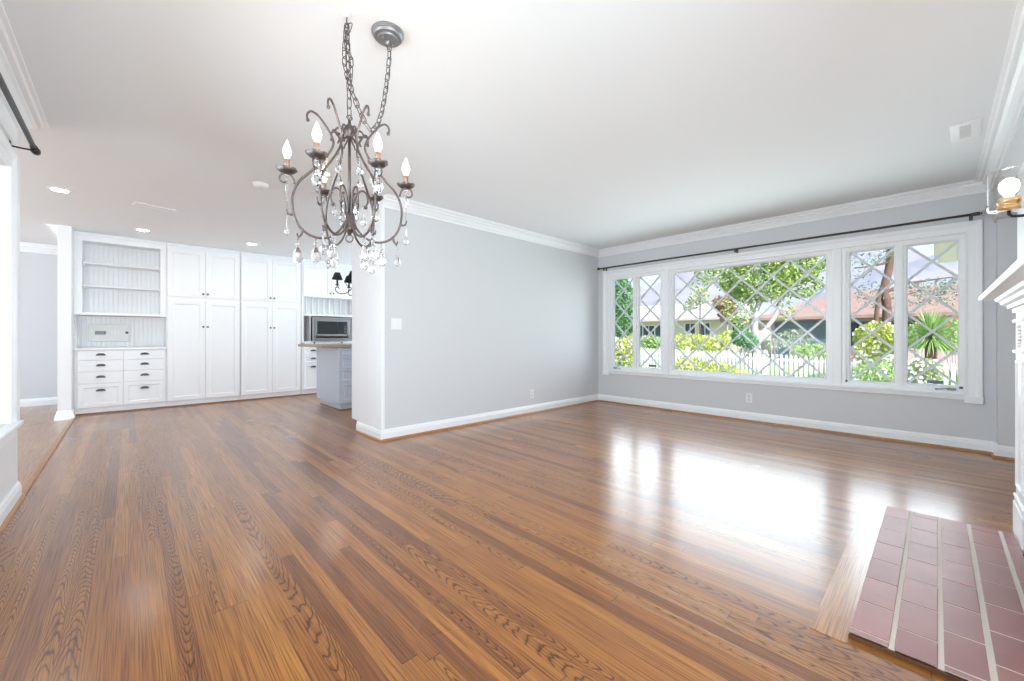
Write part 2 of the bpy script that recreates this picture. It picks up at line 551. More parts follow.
def island_random(name, c1, c2, rough=0.6, bump=0.0, vscale=6):
    m = bpy.data.materials.new(name)
    m.use_nodes = True
    nt = m.node_tree
    b = nt.nodes['Principled BSDF']
    g = nt.nodes.new('ShaderNodeNewGeometry')
    r = nt.nodes.new('ShaderNodeValToRGB')
    r.color_ramp.elements[0].color = (*c1, 1)
    r.color_ramp.elements[1].color = (*c2, 1)
    nt.links.new(g.outputs['Random Per Island'], r.inputs[0])
    tc = nt.nodes.new('ShaderNodeTexCoord')
    nz = nt.nodes.new('ShaderNodeTexNoise'); nz.inputs['Scale'].default_value = vscale; nz.inputs['Detail'].default_value = 5
    nt.links.new(tc.outputs['Object'], nz.inputs['Vector'])
    mx = nt.nodes.new('ShaderNodeMix'); mx.data_type = 'RGBA'; mx.blend_type = 'MULTIPLY'; mx.inputs[0].default_value = 0.5
    rr = nt.nodes.new('ShaderNodeValToRGB'); rr.color_ramp.elements[0].position = 0.3; rr.color_ramp.elements[0].color = (0.72, 0.72, 0.74, 1)
    rr.color_ramp.elements[1].position = 0.65; rr.color_ramp.elements[1].color = (1, 1, 1, 1)
    nt.links.new(nz.outputs['Fac'], rr.inputs[0])
    nt.links.new(r.outputs[0], mx.inputs[6]); nt.links.new(rr.outputs[0], mx.inputs[7])
    nt.links.new(mx.outputs[2], b.inputs['Base Color'])
    b.inputs['Roughness'].default_value = rough
    if bump:
        bp = nt.nodes.new('ShaderNodeBump'); bp.inputs['Strength'].default_value = bump; bp.inputs['Distance'].default_value = 0.003
        nt.links.new(nz.outputs['Fac'], bp.inputs['Height']); nt.links.new(bp.outputs[0], b.inputs['Normal'])
    return m


M_TILE = island_random('hearth_tile', (0.34, 0.145, 0.13), (0.43, 0.195, 0.175), 0.38, 0.25, 9)
M_GROUT = mat('grout', (0.72, 0.64, 0.57), 0.85, bump=0.3, bscale=200)


def leaf_mat(name, c1, c2):
    m = island_random(name, c1, c2, 0.55)
    b = m.node_tree.nodes['Principled BSDF']
    b.inputs['Specular IOR Level'].default_value = 0.2
    return m


L_TREE = leaf_mat('tree_leaf', (0.10, 0.22, 0.04), (0.62, 0.72, 0.26))
L_DARK = leaf_mat('dark_leaf', (0.05, 0.17, 0.06), (0.26, 0.50, 0.22))
L_YELLOW = leaf_mat('yellow_green_leaf', (0.34, 0.42, 0.07), (0.70, 0.72, 0.20))
L_MID = leaf_mat('mid_leaf', (0.18, 0.34, 0.08), (0.58, 0.74, 0.30))
L_RUST = leaf_mat('rust_leaf', (0.35, 0.20, 0.12), (0.62, 0.46, 0.30))
L_PINE = leaf_mat('pine_needle', (0.06, 0.16, 0.12), (0.26, 0.38, 0.28))
L_PALE = leaf_mat('pale_leaf', (0.35, 0.42, 0.22), (0.68, 0.72, 0.48))
M_BARK = mat('grey_bark', (0.46, 0.42, 0.42), 0.9, bump=0.6, bscale=20, vary=0.25, vscale=5)
M_BARKRED = mat('red_brown_bark', (0.17, 0.095, 0.075), 0.9, bump=0.6, bscale=20, vary=0.4, vscale=5)
M_PICKET = mat('white_picket_paint', (0.85, 0.85, 0.84), 0.6, vary=0.05)
M_CREAM = mat('cream_siding', (0.78, 0.72, 0.50), 0.7, vary=0.05)
M_ROOFG = mat('pale_shingle', (0.52, 0.46, 0.42), 0.9, bump=0.5, bscale=8, vary=0.25, vscale=3)
M_ROOFR = mat('red_brown_shingle', (0.34, 0.22, 0.18), 0.9, bump=0.5, bscale=8, vary=0.35, vscale=3)
M_TEAL = mat('teal_paint', (0.075, 0.13, 0.15), 0.6, vary=0.2)
M_STUCCO = mat('dusty_rose_stucco', (0.52, 0.40, 0.36), 0.9, vary=0.25, vscale=2)
M_DKWIN = mat('dark_window_glass', (0.04, 0.05, 0.07), 0.15)
M_LAWN = mat('lawn', (0.20, 0.32, 0.09), 0.95, bump=0.6, bscale=10, vary=0.35, vscale=2)
M_CONC = mat('pale_bounce_concrete', (0.62, 0.61, 0.58), 0.9, vary=0.08)
M_ASPH = mat('asphalt', (0.28, 0.28, 0.29), 0.9, vary=0.1)
M_MOUNT = mat('haze_tinted_hillside', (0.29, 0.29, 0.33), 1.0, vary=0.18, vscale=0.03, spec=0)  # distance haze is mixed into the base colour
M_YBOARD = mat('yellow_board_paint', (0.95, 0.83, 0.70), 0.6, vary=0.08)
M_REDFL = mat('red_petal', (0.75, 0.04, 0.05), 0.6, vary=0.1)
M_WHFL = mat('white_petal', (0.85, 0.82, 0.78), 0.6, vary=0.08)
M_PINKFL = mat('magenta_petal', (0.60, 0.12, 0.50), 0.6, vary=0.1)
M_LABEL = mat('blue_sticker', (0.12, 0.16, 0.32), 0.4, vary=0.3, vscale=60)
M_LCD = mat('dark_lcd', (0.02, 0.02, 0.02), 0.2)
M_LCDTXT = mat('lcd_segments', (0.22, 0.22, 0.21), 0.4, vary=0.2)
M_CREAMPLASTIC = mat('ivory_plastic', (0.80, 0.79, 0.76), 0.4, bump=0.01)

XY = lambda u, v, h: (u, v, h)

# ------------------------------------------------------------------ room shell
H = 2.44
WX, GY, RY, LX = 5.57, 3.82, -0.343, -0.52
KX = 1.83           # end face of the grey wall
b = MB(); b.box(-0.52, 5.75, -1.3, 8.3, -0.12, 0.0)
struct(b.build('floor', M_FLOOR))
b = MB(); b.box(-4.5, -0.52, 3.0, 9.5, -0.12, 0.0)
struct(b.build('floor', M_FLOOR2), 'floor of the room beyond the left opening')
b = MB(); b.box(-4.5, 6.35, -3.0, 9.5, H, H + 0.15)
struct(b.build('ceiling', M_CEIL))

# window wall (plane x = WX) with one opening for the bank of windows
oy0, oy1, oz0, oz1 = -0.19, 3.62, 0.52, 2.0
b = MB()
b.box(WX, WX + 0.16, -1.2, oy0, 0, H)
b.box(WX, WX + 0.16, oy1, 8.3, 0, H)
b.box(WX, WX + 0.16, oy0, oy1, 0, oz0)
b.box(WX, WX + 0.16, oy0, oy1, oz1, H)
struct(b.build('wall_front', M_WALL))
# grey wall between living room and kitchen
b = MB(); b.box(KX, WX, GY, 3.95, 0, H)
struct(b.build('wall_middle', M_WALL))
b = MB(); b.box(KX - 0.006, KX + 0.004, GY - 0.004, 3.952, 0, H); b.box(KX, KX + 0.03, GY - 0.006, GY + 0.01, 0, H)
struct(b.build('trim_1', M_TRIM), 'white corner board on the end of the grey wall')
# fireplace wall: header over the alcove, chimney breast
b = MB()
b.box(4.02, WX, RY - 0.12, RY, 2.05, H)
b.box(1.2, 4.02, RY - 0.12, RY, 2.05, H)
b.box(4.02, WX, RY - 0.80, RY - 0.12, 2.05, H)
struct(b.build('wall_right', M_WALL))
b = MB(); b.box(1.2, 4.02, RY - 0.8, RY, 0, 2.05)
struct(b.build('wall_chimney', M_WHITEWALL), 'white chimney breast above the fireplace')
b = MB(); b.box(4.02, WX, RY - 0.92, RY - 0.8, 0, H)
struct(b.build('wall_alcove', M_WALL))
# small vertical fillet in the alcove corner
b = MB(); b.box(WX - 0.15, WX, RY - 0.8, RY - 0.013, 0, 2.05)
struct(b.build('wall_alcove', M_WALL))
# left wall with window opening
lo0, lo1, lz0, lz1 = 1.3, 3.76, 0.53, 2.04
b = MB()
b.box(LX - 0.14, LX, -1.0, lo0, 0, H)
b.box(LX - 0.14, LX, lo1, 4.08, 0, H)
b.box(LX - 0.14, LX, lo0, lo1, 0, lz0)
b.box(LX - 0.14, LX, lo0, lo1, lz1, H)
struct(b.build('wall_left', M_WHITEWALL))
# stub wall beside the cabinets, hall far wall, kitchen back wall
b = MB(); b.box(-0.645, -0.527, 7.55, 9.4, 0, H)
struct(b.build('wall_stub', M_WHITEWALL))
b = MB(); b.box(-4.5, -0.68, 9.4, 9.5, 0, H)
struct(b.build('wall_hall', M_WALL))
b = MB(); b.box(-0.51, WX, 8.3, 8.42, 0, H)
struct(b.build('wall_back', M_WALL))

# crown moulding, baseboards, quarter rounds
CROWN = [(0, -0.102), (0.014, -0.102), (0.018, -0.090), (0.010, -0.086), (0.012, -0.080), (0.030, -0.078), (0.036, -0.066), (0.052, -0.046), (0.066, -0.038),
         (0.068, -0.030), (0.060, -0.026), (0.062, -0.021), (0.086, -0.020), (0.092, -0.014), (0.094, -0.009), (0.110, -0.008), (0.112, 0.0), (0, 0.0)]
crown = lambda path, name='trim_2': struct(MB().sweep(path, [(o, H + z) for o, z in CROWN], XY).build(name, M_TRIM))
crown([(1.2, RY), (WX, RY), (WX, GY), (KX, GY)])
CROWNL = [(o * 1.2, z * 0.62) for o, z in CROWN]
struct(MB().sweep([(LX, 4.10), (LX, -1.0)], [(o, H + z) for o, z in CROWNL], XY).build('trim_3', M_TRIM))
b = MB().sweep([(-0.645, 9.4), (-4.5, 9.4)], [(o, H + z * 1.25) for o, z in CROWN], XY)
b.sweep([(-0.645, 7.60), (-0.645, 9.4)], [(o, H + z * 1.25) for o, z in CROWN], XY)
struct(b.build('trim_4', M_TRIM))
BASE = [(0, 0), (0.018, 0), (0.018, 0.075), (0.013, 0.088), (0.012, 0.098), (0.005, 0.105), (0.004, 0.112), (0, 0.112)]
QR = [(0.0, 0)] + [(0.018 + 0.017 * math.cos(a * math.pi / 10), 0.020 * math.sin(a * math.pi / 10)) for a in range(6)] + [(0.0, 0.020)]


def base(path, name, qr=True):
    struct(MB().sweep(path, BASE, XY).build('baseboard_' + name, M_TRIM))
    if qr:
        struct(MB().sweep(path, QR, XY).build('trim_5', M_OAK), 'oak quarter round along the baseboard')


base([(WX, RY), (WX, GY), (KX, GY), (KX, 4.40)], 'front')
base([(4.02, RY - 0.8), (WX - 0.15, RY - 0.8), (WX - 0.15, RY - 0.013), (WX, RY - 0.013)], 'alcove')
base([(LX, 4.08), (LX, -1.0)], 'left')
struct(MB().sweep([(-0.645, 9.4), (-4.5, 9.4)], BASE, XY).build('baseboard_hall', M_TRIM))
PB = [(0, 0), (0.028, 0), (0.026, 0.03), (0.018, 0.07), (0.012, 0.085), (0.012, 0.105), (0, 0.112)]
struct(MB().sweep([(-0.527, 7.72), (-0.527, 7.55), (-0.645, 7.55), (-0.645, 9.4)][::-1], [(-o, h) for o, h in PB], XY).build('baseboard_stub', M_TRIM))
# transition strip between the floors
b = MB(); b.sweep([(-0.512, 4.05), (-0.512, 7.60)], [(-0.020, 0), (-0.020, 0.010), (-0.010, 0.015), (0.010, 0.015), (0.020, 0.006), (0.020, 0)], XY)
struct(b.build('trim_6', M_OAK), 'oak transition strip between the two floors')


# ------------------------------------------------------------------ windows of the front wall
def sash_window(n, y0, y1, z0, z1, cols, rows, stile, extra=None):
    """glass y0..y1, z0..z1; frame around, diamond grille outside the pane"""
    fx0, fx1 = WX + 0.012, WX + 0.055
    b = MB()
    b.sweep([(y0, z0), (y1, z0), (y1, z1), (y0, z1)], [(0.0, fx1), (0.0, fx0 + 0.012), (-0.010, fx0 + 0.004), (-0.012, fx0), (-stile, fx0), (-stile, fx1)],
            lambda u, v, h: (h, u, v), closed=True)
    w = b.build('window_%d' % n, M_TRIM)
    struct(w)
    g = MB(); g.box(WX + 0.034, WX + 0.038, y0 - 0.004, y1 + 0.004, z0 - 0.004, z1 + 0.004)
    g.build('glass_pane', M_GLASS, w)
    gr = MB()
    gx = WX + 0.048
    dw, dh = (y1 - y0) / cols, (z1 - z0) / rows

    def bar(p, q, xo):
        a, c = Vector((0, p[0], p[1])), Vector((0, q[0], q[1]))
        d = (c - a).normalized(); nn = Vector((0, -d.z, d.y)) * 0.0108
        vs = []
        for xx in (gx - 0.008 + xo, gx + 0.008 + xo):
            for s in (a - nn, a + nn, c + nn, c - nn):
                vs.append((xx, s.y, s.z))
        gr.add(vs, [(0, 1, 2, 3), (7, 6, 5, 4), (0, 4, 5, 1), (1, 5, 6, 2), (2, 6, 7, 3), (3, 7, 4, 0)])
    # family of lines u+v=k and u-v=k in diamond units, clipped to the pane
    for k in range(-rows, cols + 1):
        # going up right: u - v = k
        u0 = max(0, k); v0 = u0 - k
        u1 = min(cols, k + rows); v1 = u1 - k
        if u1 - u0 > 0.01: bar((y0 + u0 * dw, z0 + v0 * dh), (y0 + u1 * dw, z0 + v1 * dh), 0)
    for k in range(0, cols + rows + 1):
        u0 = max(0, k - rows); v0 = k - u0
        u1 = min(cols, k); v1 = k - u1
        if u1 - u0 > 0.01: bar((y0 + u0 * dw, z0 + v0 * dh), (y0 + u1 * dw, z0 + v1 * dh), 0.0012)
    gr.build('grille', M_GRILLE, w)
    return w


GZ0, GZ1 = 0.586, 1.937
w1 = sash_window(1, 3.209, 3.536, GZ0, GZ1 + 0.008, 1, 4, 0.035)
w2 = sash_window(2, 2.767, 3.102, GZ0, GZ1 + 0.015, 1, 4, 0.035)
w3 = sash_window(3, 0.85, 2.563, GZ0 - 0.004, GZ1 + 0.003, 5, 4, 0.03)
w4 = sash_window(4, 0.302, 0.640, GZ0 - 0.008, GZ1, 1, 4, 0.035)
w5 = sash_window(5, -0.134, 0.203, GZ0, GZ1, 1, 4, 0.035)
# stickers
MB().box(WX + 0.030, WX + 0.0335, 2.83, 2.95, 0.60, 0.632).build('sticker', M_SLOT, w2)['label'] = 'small dark sticker low on the pane'
MB().box(WX + 0.030, WX + 0.0335, -0.04, 0.07, 0.592, 0.622).build('sticker', M_LABEL, w5)['label'] = 'small blue sticker low on the pane'


def crank(w, y, s=1):
    c = MB()
    c.box(WX - 0.012, WX + 0.014, y - 0.03, y + 0.03, 0.540, 0.562, b=0.003)
    c.tube([(WX - 0.01, y, 0.556), (WX - 0.03, y + s * 0.015, 0.560), (WX - 0.028, y + s * 0.10, 0.548)], 0.005, 6)
    c.sphere((WX - 0.028, y + s * 0.10, 0.548), 0.009)
    c.build('crank_handle', M_STEEL, w)['label'] = 'metal casement crank'


crank(w1, 3.50, -1); crank(w5, -0.09, 1)
for w, y in ((w4, 0.675), (w5, -0.15)):
    MB().box(WX - 0.004, WX + 0.013, y - 0.012, y + 0.012, 0.56, 0.58, b=0.002).build('latch', M_PULL, w)

# frame around the bank: jamb posts, head, sill, casing
b = MB()
for y0, y1 in ((3.571, 3.62), (3.137, 3.174), (2.593, 2.732), (0.675, 0.820), (0.238, 0.267), (-0.19, -0.169)):
    b.box(WX - 0.004, WX + 0.07, y0, y1, 0.52, 2.0)
for y0, y1 in ((2.625, 2.70), (0.71, 0.785)):
    b.box(WX - 0.018, WX + 0.0, y0, y1, 0.52, 1.99, b=0.004)
b.box(WX - 0.003, WX + 0.069, oy0 + .001, oy1 - .001, 1.955, 1.999)
b.box(WX - 0.003, WX + 0.069, oy0 + .001, oy1 - .001, 0.521, 0.552)
struct(b.build('trim_7', M_TRIM), 'posts and rails between the window sashes')
CAS = [(0.0, 0.0), (0.0, 0.014), (-0.010, 0.020), (-0.022, 0.014), (-0.062, 0.016), (-0.072, 0.022), (-0.086, 0.028), (-0.104, 0.028), (-0.108, 0.020), (-0.108, 0.0)]
b = MB()
b.sweep([(-0.172, 0.44), (-0.172, 1.988), (3.608, 1.988), (3.608, 0.44)], [(-o, h) for o, h in CAS], lambda u, v, h: (WX - h, u, v))
b.box(WX - 0.034, WX, -0.284, -0.168, 0.436, 0.500, b=0.004)
b.box(WX - 0.034, WX, 3.604, 3.720, 0.436, 0.500, b=0.004)
# stool and apron
b.box(WX - 0.040, WX + 0.02, -0.17, 3.606, 0.497, 0.522, b=0.005)
b.box(WX - 0.022, WX, -0.17, 3.606, 0.462, 0.497, b=0.004)
struct(b.build('trim_8', M_TRIM), 'white window casing with stool and corner blocks')

# left window
b = MB()
b.sweep([(lo0 - 0.0, 0.5), (lo0 - 0.0, lz1), (lo1, lz1), (lo1, 0.5)], [(-o * 1.0 if True else o, h) for o, h in CAS], lambda u, v, h: (LX + h, u, v))
b.box(LX, LX + 0.020, lo1 + 0.108, 4.0, 0.5, 2.0995, b=0.003)
b.box(LX, LX + 0.020, lo0 - 0.1, 4.0, 2.10, 2.155, b=0.003)
b.box(LX - 0.10, LX + 0.05, lo0 - 0.12, 3.90, 0.497, 0.527, b=0.006)
b.box(LX, LX + 0.018, lo0 - 0.1, 3.86, 0.43, 0.497, b=0.004)
struct(b.build('trim_9', M_TRIM), 'white casing and sill of the left window')
b = MB()
b.sweep([(lo0, lz0), (lo1, lz0), (lo1, lz1), (lo0, lz1)], [(0, -0.10), (0, -0.06), (0.02, -0.06), (0.055, -0.065), (0.055, -0.10)], lambda u, v, h: (LX + h, u, v), closed=True)
w6 = b.build('window_6', M_TRIM); struct(w6)
MB().box(LX - 0.085, LX - 0.081, lo0 + 0.05, lo1 - 0.05, lz0 + 0.05, lz1 - 0.05).build('glass_pane', M_GLASS, w6)

# ------------------------------------------------------------------ helpers for joinery
def at(px, py, d):
    """world point seen at a pixel, d metres in front of the camera"""
    r = (px - 512) / F_PX * d
    return Vector((d * math.cos(TH) + r * math.sin(TH), d * math.sin(TH) - r * math.cos(TH), 1.036 - (py - 337.3) / F_PX * d))


def front(x0, x1, z0, z1, y, stile=0.055, t=0.02, mb=None):
    """framed door or drawer front facing -Y, its face at y"""
    b = mb or MB()
    prof = [(0, t), (0, 0.003), (0.003, 0), (stile, 0), (stile + 0.004, 0.002), (stile + 0.012, 0.009), (stile + 0.012, t)]
    b.sweep([(x0, z0), (x1, z0), (x1, z1), (x0, z1)], prof, lambda u, v, h: (u, y + h, v), closed=True)
    k = stile + 0.010
    b.box(x0 + k, x1 - k, y + 0.009, y + t, z0 + k, z1 - k)
    return b


def slab(x0, x1, z0, z1, y, t=0.02):
    b = MB()
    b.box(x0, x1, y, y + t, z0, z1, b=0.003)
    return b


def cup_pull(x, y, z, parent, name='pull', w=0.045, m=None):
    b = MB()
    n, k = 14, 6
    vs = []
    for i in range(n + 1):
        th = math.pi * i / n
        for j in range(k + 1):
            ph = math.pi / 2 * j / k
            vs.append((x + w * math.cos(th), y - 0.026 * math.sin(th) ** 0.6 * math.sin(ph), z + 0.030 * math.sin(th) ** 0.6 * math.cos(ph) - 0.008))
    fs = []
    for i in range(n):
        for j in range(k):
            a = i * (k + 1) + j
            fs.append((a, a + 1, a + k + 2, a + k + 1))
    fs.append(tuple(i * (k + 1) + k for i in range(n + 1)))
    b.add(vs, fs, 0, True)
    b.box(x - w - 0.004, x + w + 0.004, y - 0.002, y + 0.001, z - 0.010, z - 0.004)
    return b.build(name, m or M_PULL, parent)


def knob(x, y, z, parent, m=None):
    b = MB()
    b.lathe([(0.005, 0), (0.005, -0.010), (0.013, -0.016), (0.015, -0.022), (0.010, -0.028), (0, -0.029)], (x, y, z), 14, axis='Y')
    return b.build('knob', m or M_PULL, parent)


def beadboard(x0, x1, z0, z1, y, pitch=0.05):
    b = MB()
    n = max(1, round((x1 - x0) / pitch))
    p = (x1 - x0) / n
    xs = [(x0, y)]
    for i in range(n):
        a = x0 + i * p
        xs += [(a + 0.003, y), (a + p - 0.012, y), (a + p - 0.010, y + 0.0025), (a + p - 0.006, y), (a + p - 0.003, y + 0.003)]
    xs.append((x1, y))
    vs = [(x, yy, z) for z in (z0, z1) for x, yy in xs] + [(x1, y + 0.012, z0), (x0, y + 0.012, z0), (x1, y + 0.012, z1), (x0, y + 0.012, z1)]
    m = len(xs)
    fs = [(i, i + 1, m + i + 1, m + i) for i in range(m - 1)]
    fs.append((2 * m + 1, 2 * m, 2 * m + 2, 2 * m + 3))
    return b.add(vs, fs)


# ------------------------------------------------------------------ wall of cabinets
CY = 7.80      # plane of the door faces
BY = CY + 0.02
DEEP = 8.28
# open bookcase over the counter
t = thing('bookcase', 'white built-in open bookcase with two shelves above the white worktop', 'bookcase', (-0.05, BY, 1.34))
b = MB()
X0, X1 = -0.526, 0.405
b.box(X0, -0.451, BY, BY + 0.02, 1.335, 2.395)
b.box(0.335, X1, BY, BY + 0.02, 1.335, 2.395)
b.box(-0.451, 0.335, BY, BY + 0.02, 2.325, 2.395)
b.box(-0.451, 0.335, BY, BY + 0.02, 1.335, 1.372)
b.box(X0, -0.453, BY + 0.02, 8.2, 1.335, 2.395)
b.box(0.337, X1, BY + 0.02, 8.2, 1.335, 2.395)
b.box(-0.453, 0.337, BY + 0.02, 8.2, 2.34, 2.395)
b.box(-0.453, 0.337, BY + 0.02, 8.2, 1.340, 1.362)
b.box(X0 + 0.01, X1, BY - 0.016, BY + 0.0, 1.335, 1.358, b=0.004)
b.box(X0, X1, BY - 0.012, 8.2, 2.395, 2.438, b=0.004)
b.build('carcass', M_CAB, t)
beadboard(-0.453, 0.337, 1.362, 2.34, 8.165).build('beadboard_back', M_CAB, t)
for z in (2.045, 1.735):
    MB().box(-0.450, 0.334, 7.90, 8.163, z - 0.012, z + 0.012, b=0.004).build('shelf', M_CAB, t)
    for x in (-0.449, 0.325):
        MB().box(x, x + 0.008, 7.92, 8.16, z - 0.030, z - 0.012).build('shelf_cleat', M_CAB, t)
# alcove below, behind the worktop
b = beadboard(-0.526, 0.405, 0.895, 1.335, 8.19)
struct(b.build('wall_back', M_CAB), 'grey shadowed beadboard behind the worktop')
b = MB(); b.box(-0.526, -0.512, 7.93, 8.19, 0.895, 1.335); b.box(0.400, 0.410, BY, 8.19, 0.895, 1.335)
struct(b.build('trim_10', M_CAB))
b = MB(); b.box(-0.526, -0.500, 7.86, 7.92, 0.93, 1.04, b=0.003); b.box(-0.500, -0.484, 7.87, 7.91, 0.945, 1.025, b=0.006)
tag(b.build('wall_phone', M_PLASTIC), 'small white wall box on the left side of the worktop alcove', 'wall box')

t = thing('intercom_panel', 'white flat intercom panel with a small dark display on beadboard', 'intercom', (-0.2, 8.19, 1.1))
b = MB(); b.box(-0.412, 0.018, 8.16, 8.19, 0.975, 1.225, b=0.006)
b.build('faceplate', M_CREAMPLASTIC, t)
b = MB(); b.sweep([(-0.405, 0.982), (0.011, 0.982), (0.011, 1.218), (-0.405, 1.218)], [(0, 0.0), (0.0, -0.004), (0.01, -0.006), (0.016, 0)], lambda u, v, h: (u, 8.16 + h, v), closed=True)
for i in range(6):
    b.box(-0.375, -0.30, 8.156, 8.16, 1.015 + i * 0.010, 1.019 + i * 0.010)
for i in range(3):
    b.box(-0.19 + i * 0.035, -0.17 + i * 0.035, 8.155, 8.16, 1.07, 1.13, b=0.002)
b.build('frame', M_PLASTIC, t)
b = MB(); b.box(-0.345, -0.235, 8.153, 8.16, 1.075, 1.122, b=0.002)
dsp = b.build('display', M_LCD, t)
b = MB()
for i in range(5): b.box(-0.325 + i * 0.015, -0.315 + i * 0.015, 8.1515, 8.153, 1.088, 1.110)
b.build('display_segments', M_LCDTXT, dsp)
b = MB(); b.lathe([(0.018, 0), (0.016, -0.008), (0, -0.009)], (-0.02, 8.16, 1.105), 14, axis='Y')
b.build('knob', M_SLOT, t)

# base drawers
t = thing('drawer_cabinet', 'white base cabinet with eight drawers and dark cup pulls below the bookcase', 'cabinet', (-0.05, BY, 0))
b = MB()
b.box(-0.526, 0.405, BY, DEEP, 0.085, 0.862)
b.box(-0.526, 0.405, BY + 0.012, DEEP, 0.0, 0.085)
b.build('carcass', M_CAB, t)
rows = [(0.728, 0.853), (0.572, 0.722), (0.416, 0.566), (0.092, 0.410)]
for ri, (z0, z1) in enumerate(rows):
    for x0, x1 in ((-0.492, -0.058), (-0.054, 0.384)):
        d = (front(x0, x1, z0, z1, CY, 0.048) if ri == 3 else slab(x0, x1, z0, z1, CY)).build('drawer', M_CAB, t)
        cup_pull((x0 + x1) / 2, CY, (z0 + z1) / 2 + (0.065 if ri == 3 else 0.008), d)
b = MB(); b.box(-0.526, 0.405, CY - 0.012, 8.19, 0.863, 0.895, b=0.006)
tag(b.build('worktop', M_CAB), 'white worktop on the eight-drawer cabinet, under the bookcase', 'worktop')

# two tall pantry cabinets
def pantry(x0, label):
    t = thing('pantry_cabinet', label, 'cabinet', (x0 + 0.45, BY, 0), group='tall white pantry cabinets')
    x1 = x0 + 0.905
    b = MB()
    b.box(x0, x1, BY, DEEP, 0.085, 2.395)
    b.box(x0, x1, BY + 0.012, DEEP, 0.0, 0.085)
    b.box(x0, x1, BY - 0.012, DEEP, 2.395, 2.438, b=0.004)
    b.build('carcass', M_CAB, t)
    m = (x0 + x1) / 2
    for z0, z1, kz in ((0.088, 1.600, 1.197), (1.645, 2.362, 1.70)):
        for a, c, kx in ((x0 + 0.008, m - 0.002, m - 0.028), (m + 0.002, x1 - 0.008, m + 0.028)):
            d = front(a, c, z0, z1, CY, 0.062).build('door', M_CAB, t)
            knob(kx, CY, kz, d)
    return t


p1 = pantry(0.408, 'tall white four-door pantry cabinet next to the open bookcase')
p2 = copy_tree(p1)
p2.location.x += 0.912
p2['label'] = 'tall white four-door pantry cabinet next to the microwave nook'

# third bay: upper cabinet, plate rack, microwave nook, drawers
X0, X1 = 2.236, 3.30
t = thing('wall_cabinet', 'white upper cabinet with two doors and a plate rack above the microwave', 'cabinet', (2.75, BY, 1.4))
b = MB()
b.box(X0, X1, BY, 8.2, 1.770, 2.395)
b.box(X0, X1, BY - 0.012, 8.2, 2.395, 2.438, b=0.004)
b.box(X0, X0 + 0.04, BY, 8.2, 0.935, 1.77)
b.box(X1 - 0.04, X1, BY, 8.2, 0.935, 1.77)
b.box(X0 + 0.04, X1 - 0.04, BY, 8.19, 1.425, 1.465)
b.box(2.376, 2.394, BY, 8.19, 0.965, 1.425)
b.box(X0 + 0.04, X1 - 0.04, 8.00, 8.01, 1.465, 1.77)
b.box(X0 + 0.04, X1 - 0.04, 8.18, 8.2, 0.935, 1.77)
b.build('carcass', M_CAB, t)
for a, c, kx in ((2.262, 2.748, 2.72), (2.752, 3.27, 2.78)):
    d = front(a, c, 1.782, 2.362, CY, 0.062).build('door', M_CAB, t)
    knob(kx, CY, 1.855, d)
for i in range(9):
    x = 2.345 + i * 0.102
    MB().box(x, x + 0.014, 7.93, 7.999, 1.466, 1.769, b=0.002).build('plate_divider', M_CAB, t)
b = MB()
b.tube([(2.285, 7.86, 0.977), (2.30, 7.9, 0.985), (2.325, 7.87, 0.978), (2.345, 7.92, 0.99), (2.31, 7.95, 0.98), (2.29, 8.0, 1.0), (2.30, 8.15, 1.05)], 0.005, 6)
tag(b.build('power_cord', M_BLACK), 'short black cord lying in the narrow cubby beside the microwave', 'cord')

t = thing('drawer_cabinet', 'white base cabinet with three drawers under the microwave nook', 'cabinet', (2.75, BY, 0))
b = MB()
b.box(X0, X1, BY, DEEP, 0.085, 0.90)
b.box(X0, X1, BY + 0.012, DEEP, 0.0, 0.085)
b.build('carcass', M_CAB, t)
for z0, z1 in ((0.715, 0.85), (0.565, 0.705), (0.092, 0.555)):
    for a, c in ((2.262, 2.606), (2.612, 3.27)):
        d = front(a, c, z0, z1, CY, 0.03).build('drawer', M_CAB, t)
        cup_pull((a + c) / 2, CY, z1 - 0.055, d)
d = slab(2.28, 3.26, 0.905, 0.960, CY - 0.01).build('drawer', M_CAB, t)
d['label'] = 'shallow slab-front drawer directly under the microwave'
knob(2.44, CY - 0.01, 0.935, d); knob(2.93, CY - 0.01, 0.935, d)
b = MB(); b.box(X0 + 0.04, X1 - 0.04, BY - 0.005, 8.18, 0.900, 0.965)
b.build('shelf', M_CAB, t)

t = thing('microwave', 'stainless steel microwave oven with a black window in the nook', 'microwave', (2.74, 7.75, 0.965))
MX0, MX1, MZ0, MZ1 = 2.40, 3.085, 0.968, 1.405
b = MB(); b.box(MX0 + 0.01, MX1 - 0.01, 7.755, 8.12, MZ0, MZ1, b=0.004); b.build('body', M_STEEL, t)
b = MB(); b.sweep([(MX0, MZ0), (MX1, MZ0), (MX1, MZ1), (MX0, MZ1)], [(0, 0.02), (0, 0.004), (0.004, 0), (0.030, 0), (0.034, 0.006), (0.034, 0.02)],
                  lambda u, v, h: (u, 7.735 + h, v), closed=True)
b.build('trim_frame', M_STEEL, t)
b = MB(); b.sweep([(MX0 + 0.036, MZ0 + 0.055), (MX1 - 0.036, MZ0 + 0.055), (MX1 - 0.036, MZ1 - 0.040), (MX0 + 0.036, MZ1 - 0.040)],
                  [(0, 0.03), (0, 0.002), (0.003, 0), (0.035, 0), (0.037, 0.004), (0.037, 0.03)], lambda u, v, h: (u, 7.725 + h, v), closed=True)
b.box(MX0 + 0.034, MX1 - 0.034, 7.742, 7.756, MZ0 + 0.03, MZ1 - 0.03)
b.box(MX0 + 0.04, MX1 - 0.04, 7.735, 7.75, MZ0 + 0.034, MZ0 + 0.052, b=0.003)
b.box(MX0 + 0.05, MX1 - 0.05, 7.725, 7.76, MZ0 + 0.057, MZ0 + 0.125, b=0.003)
b.build('door', M_STEEL, t)
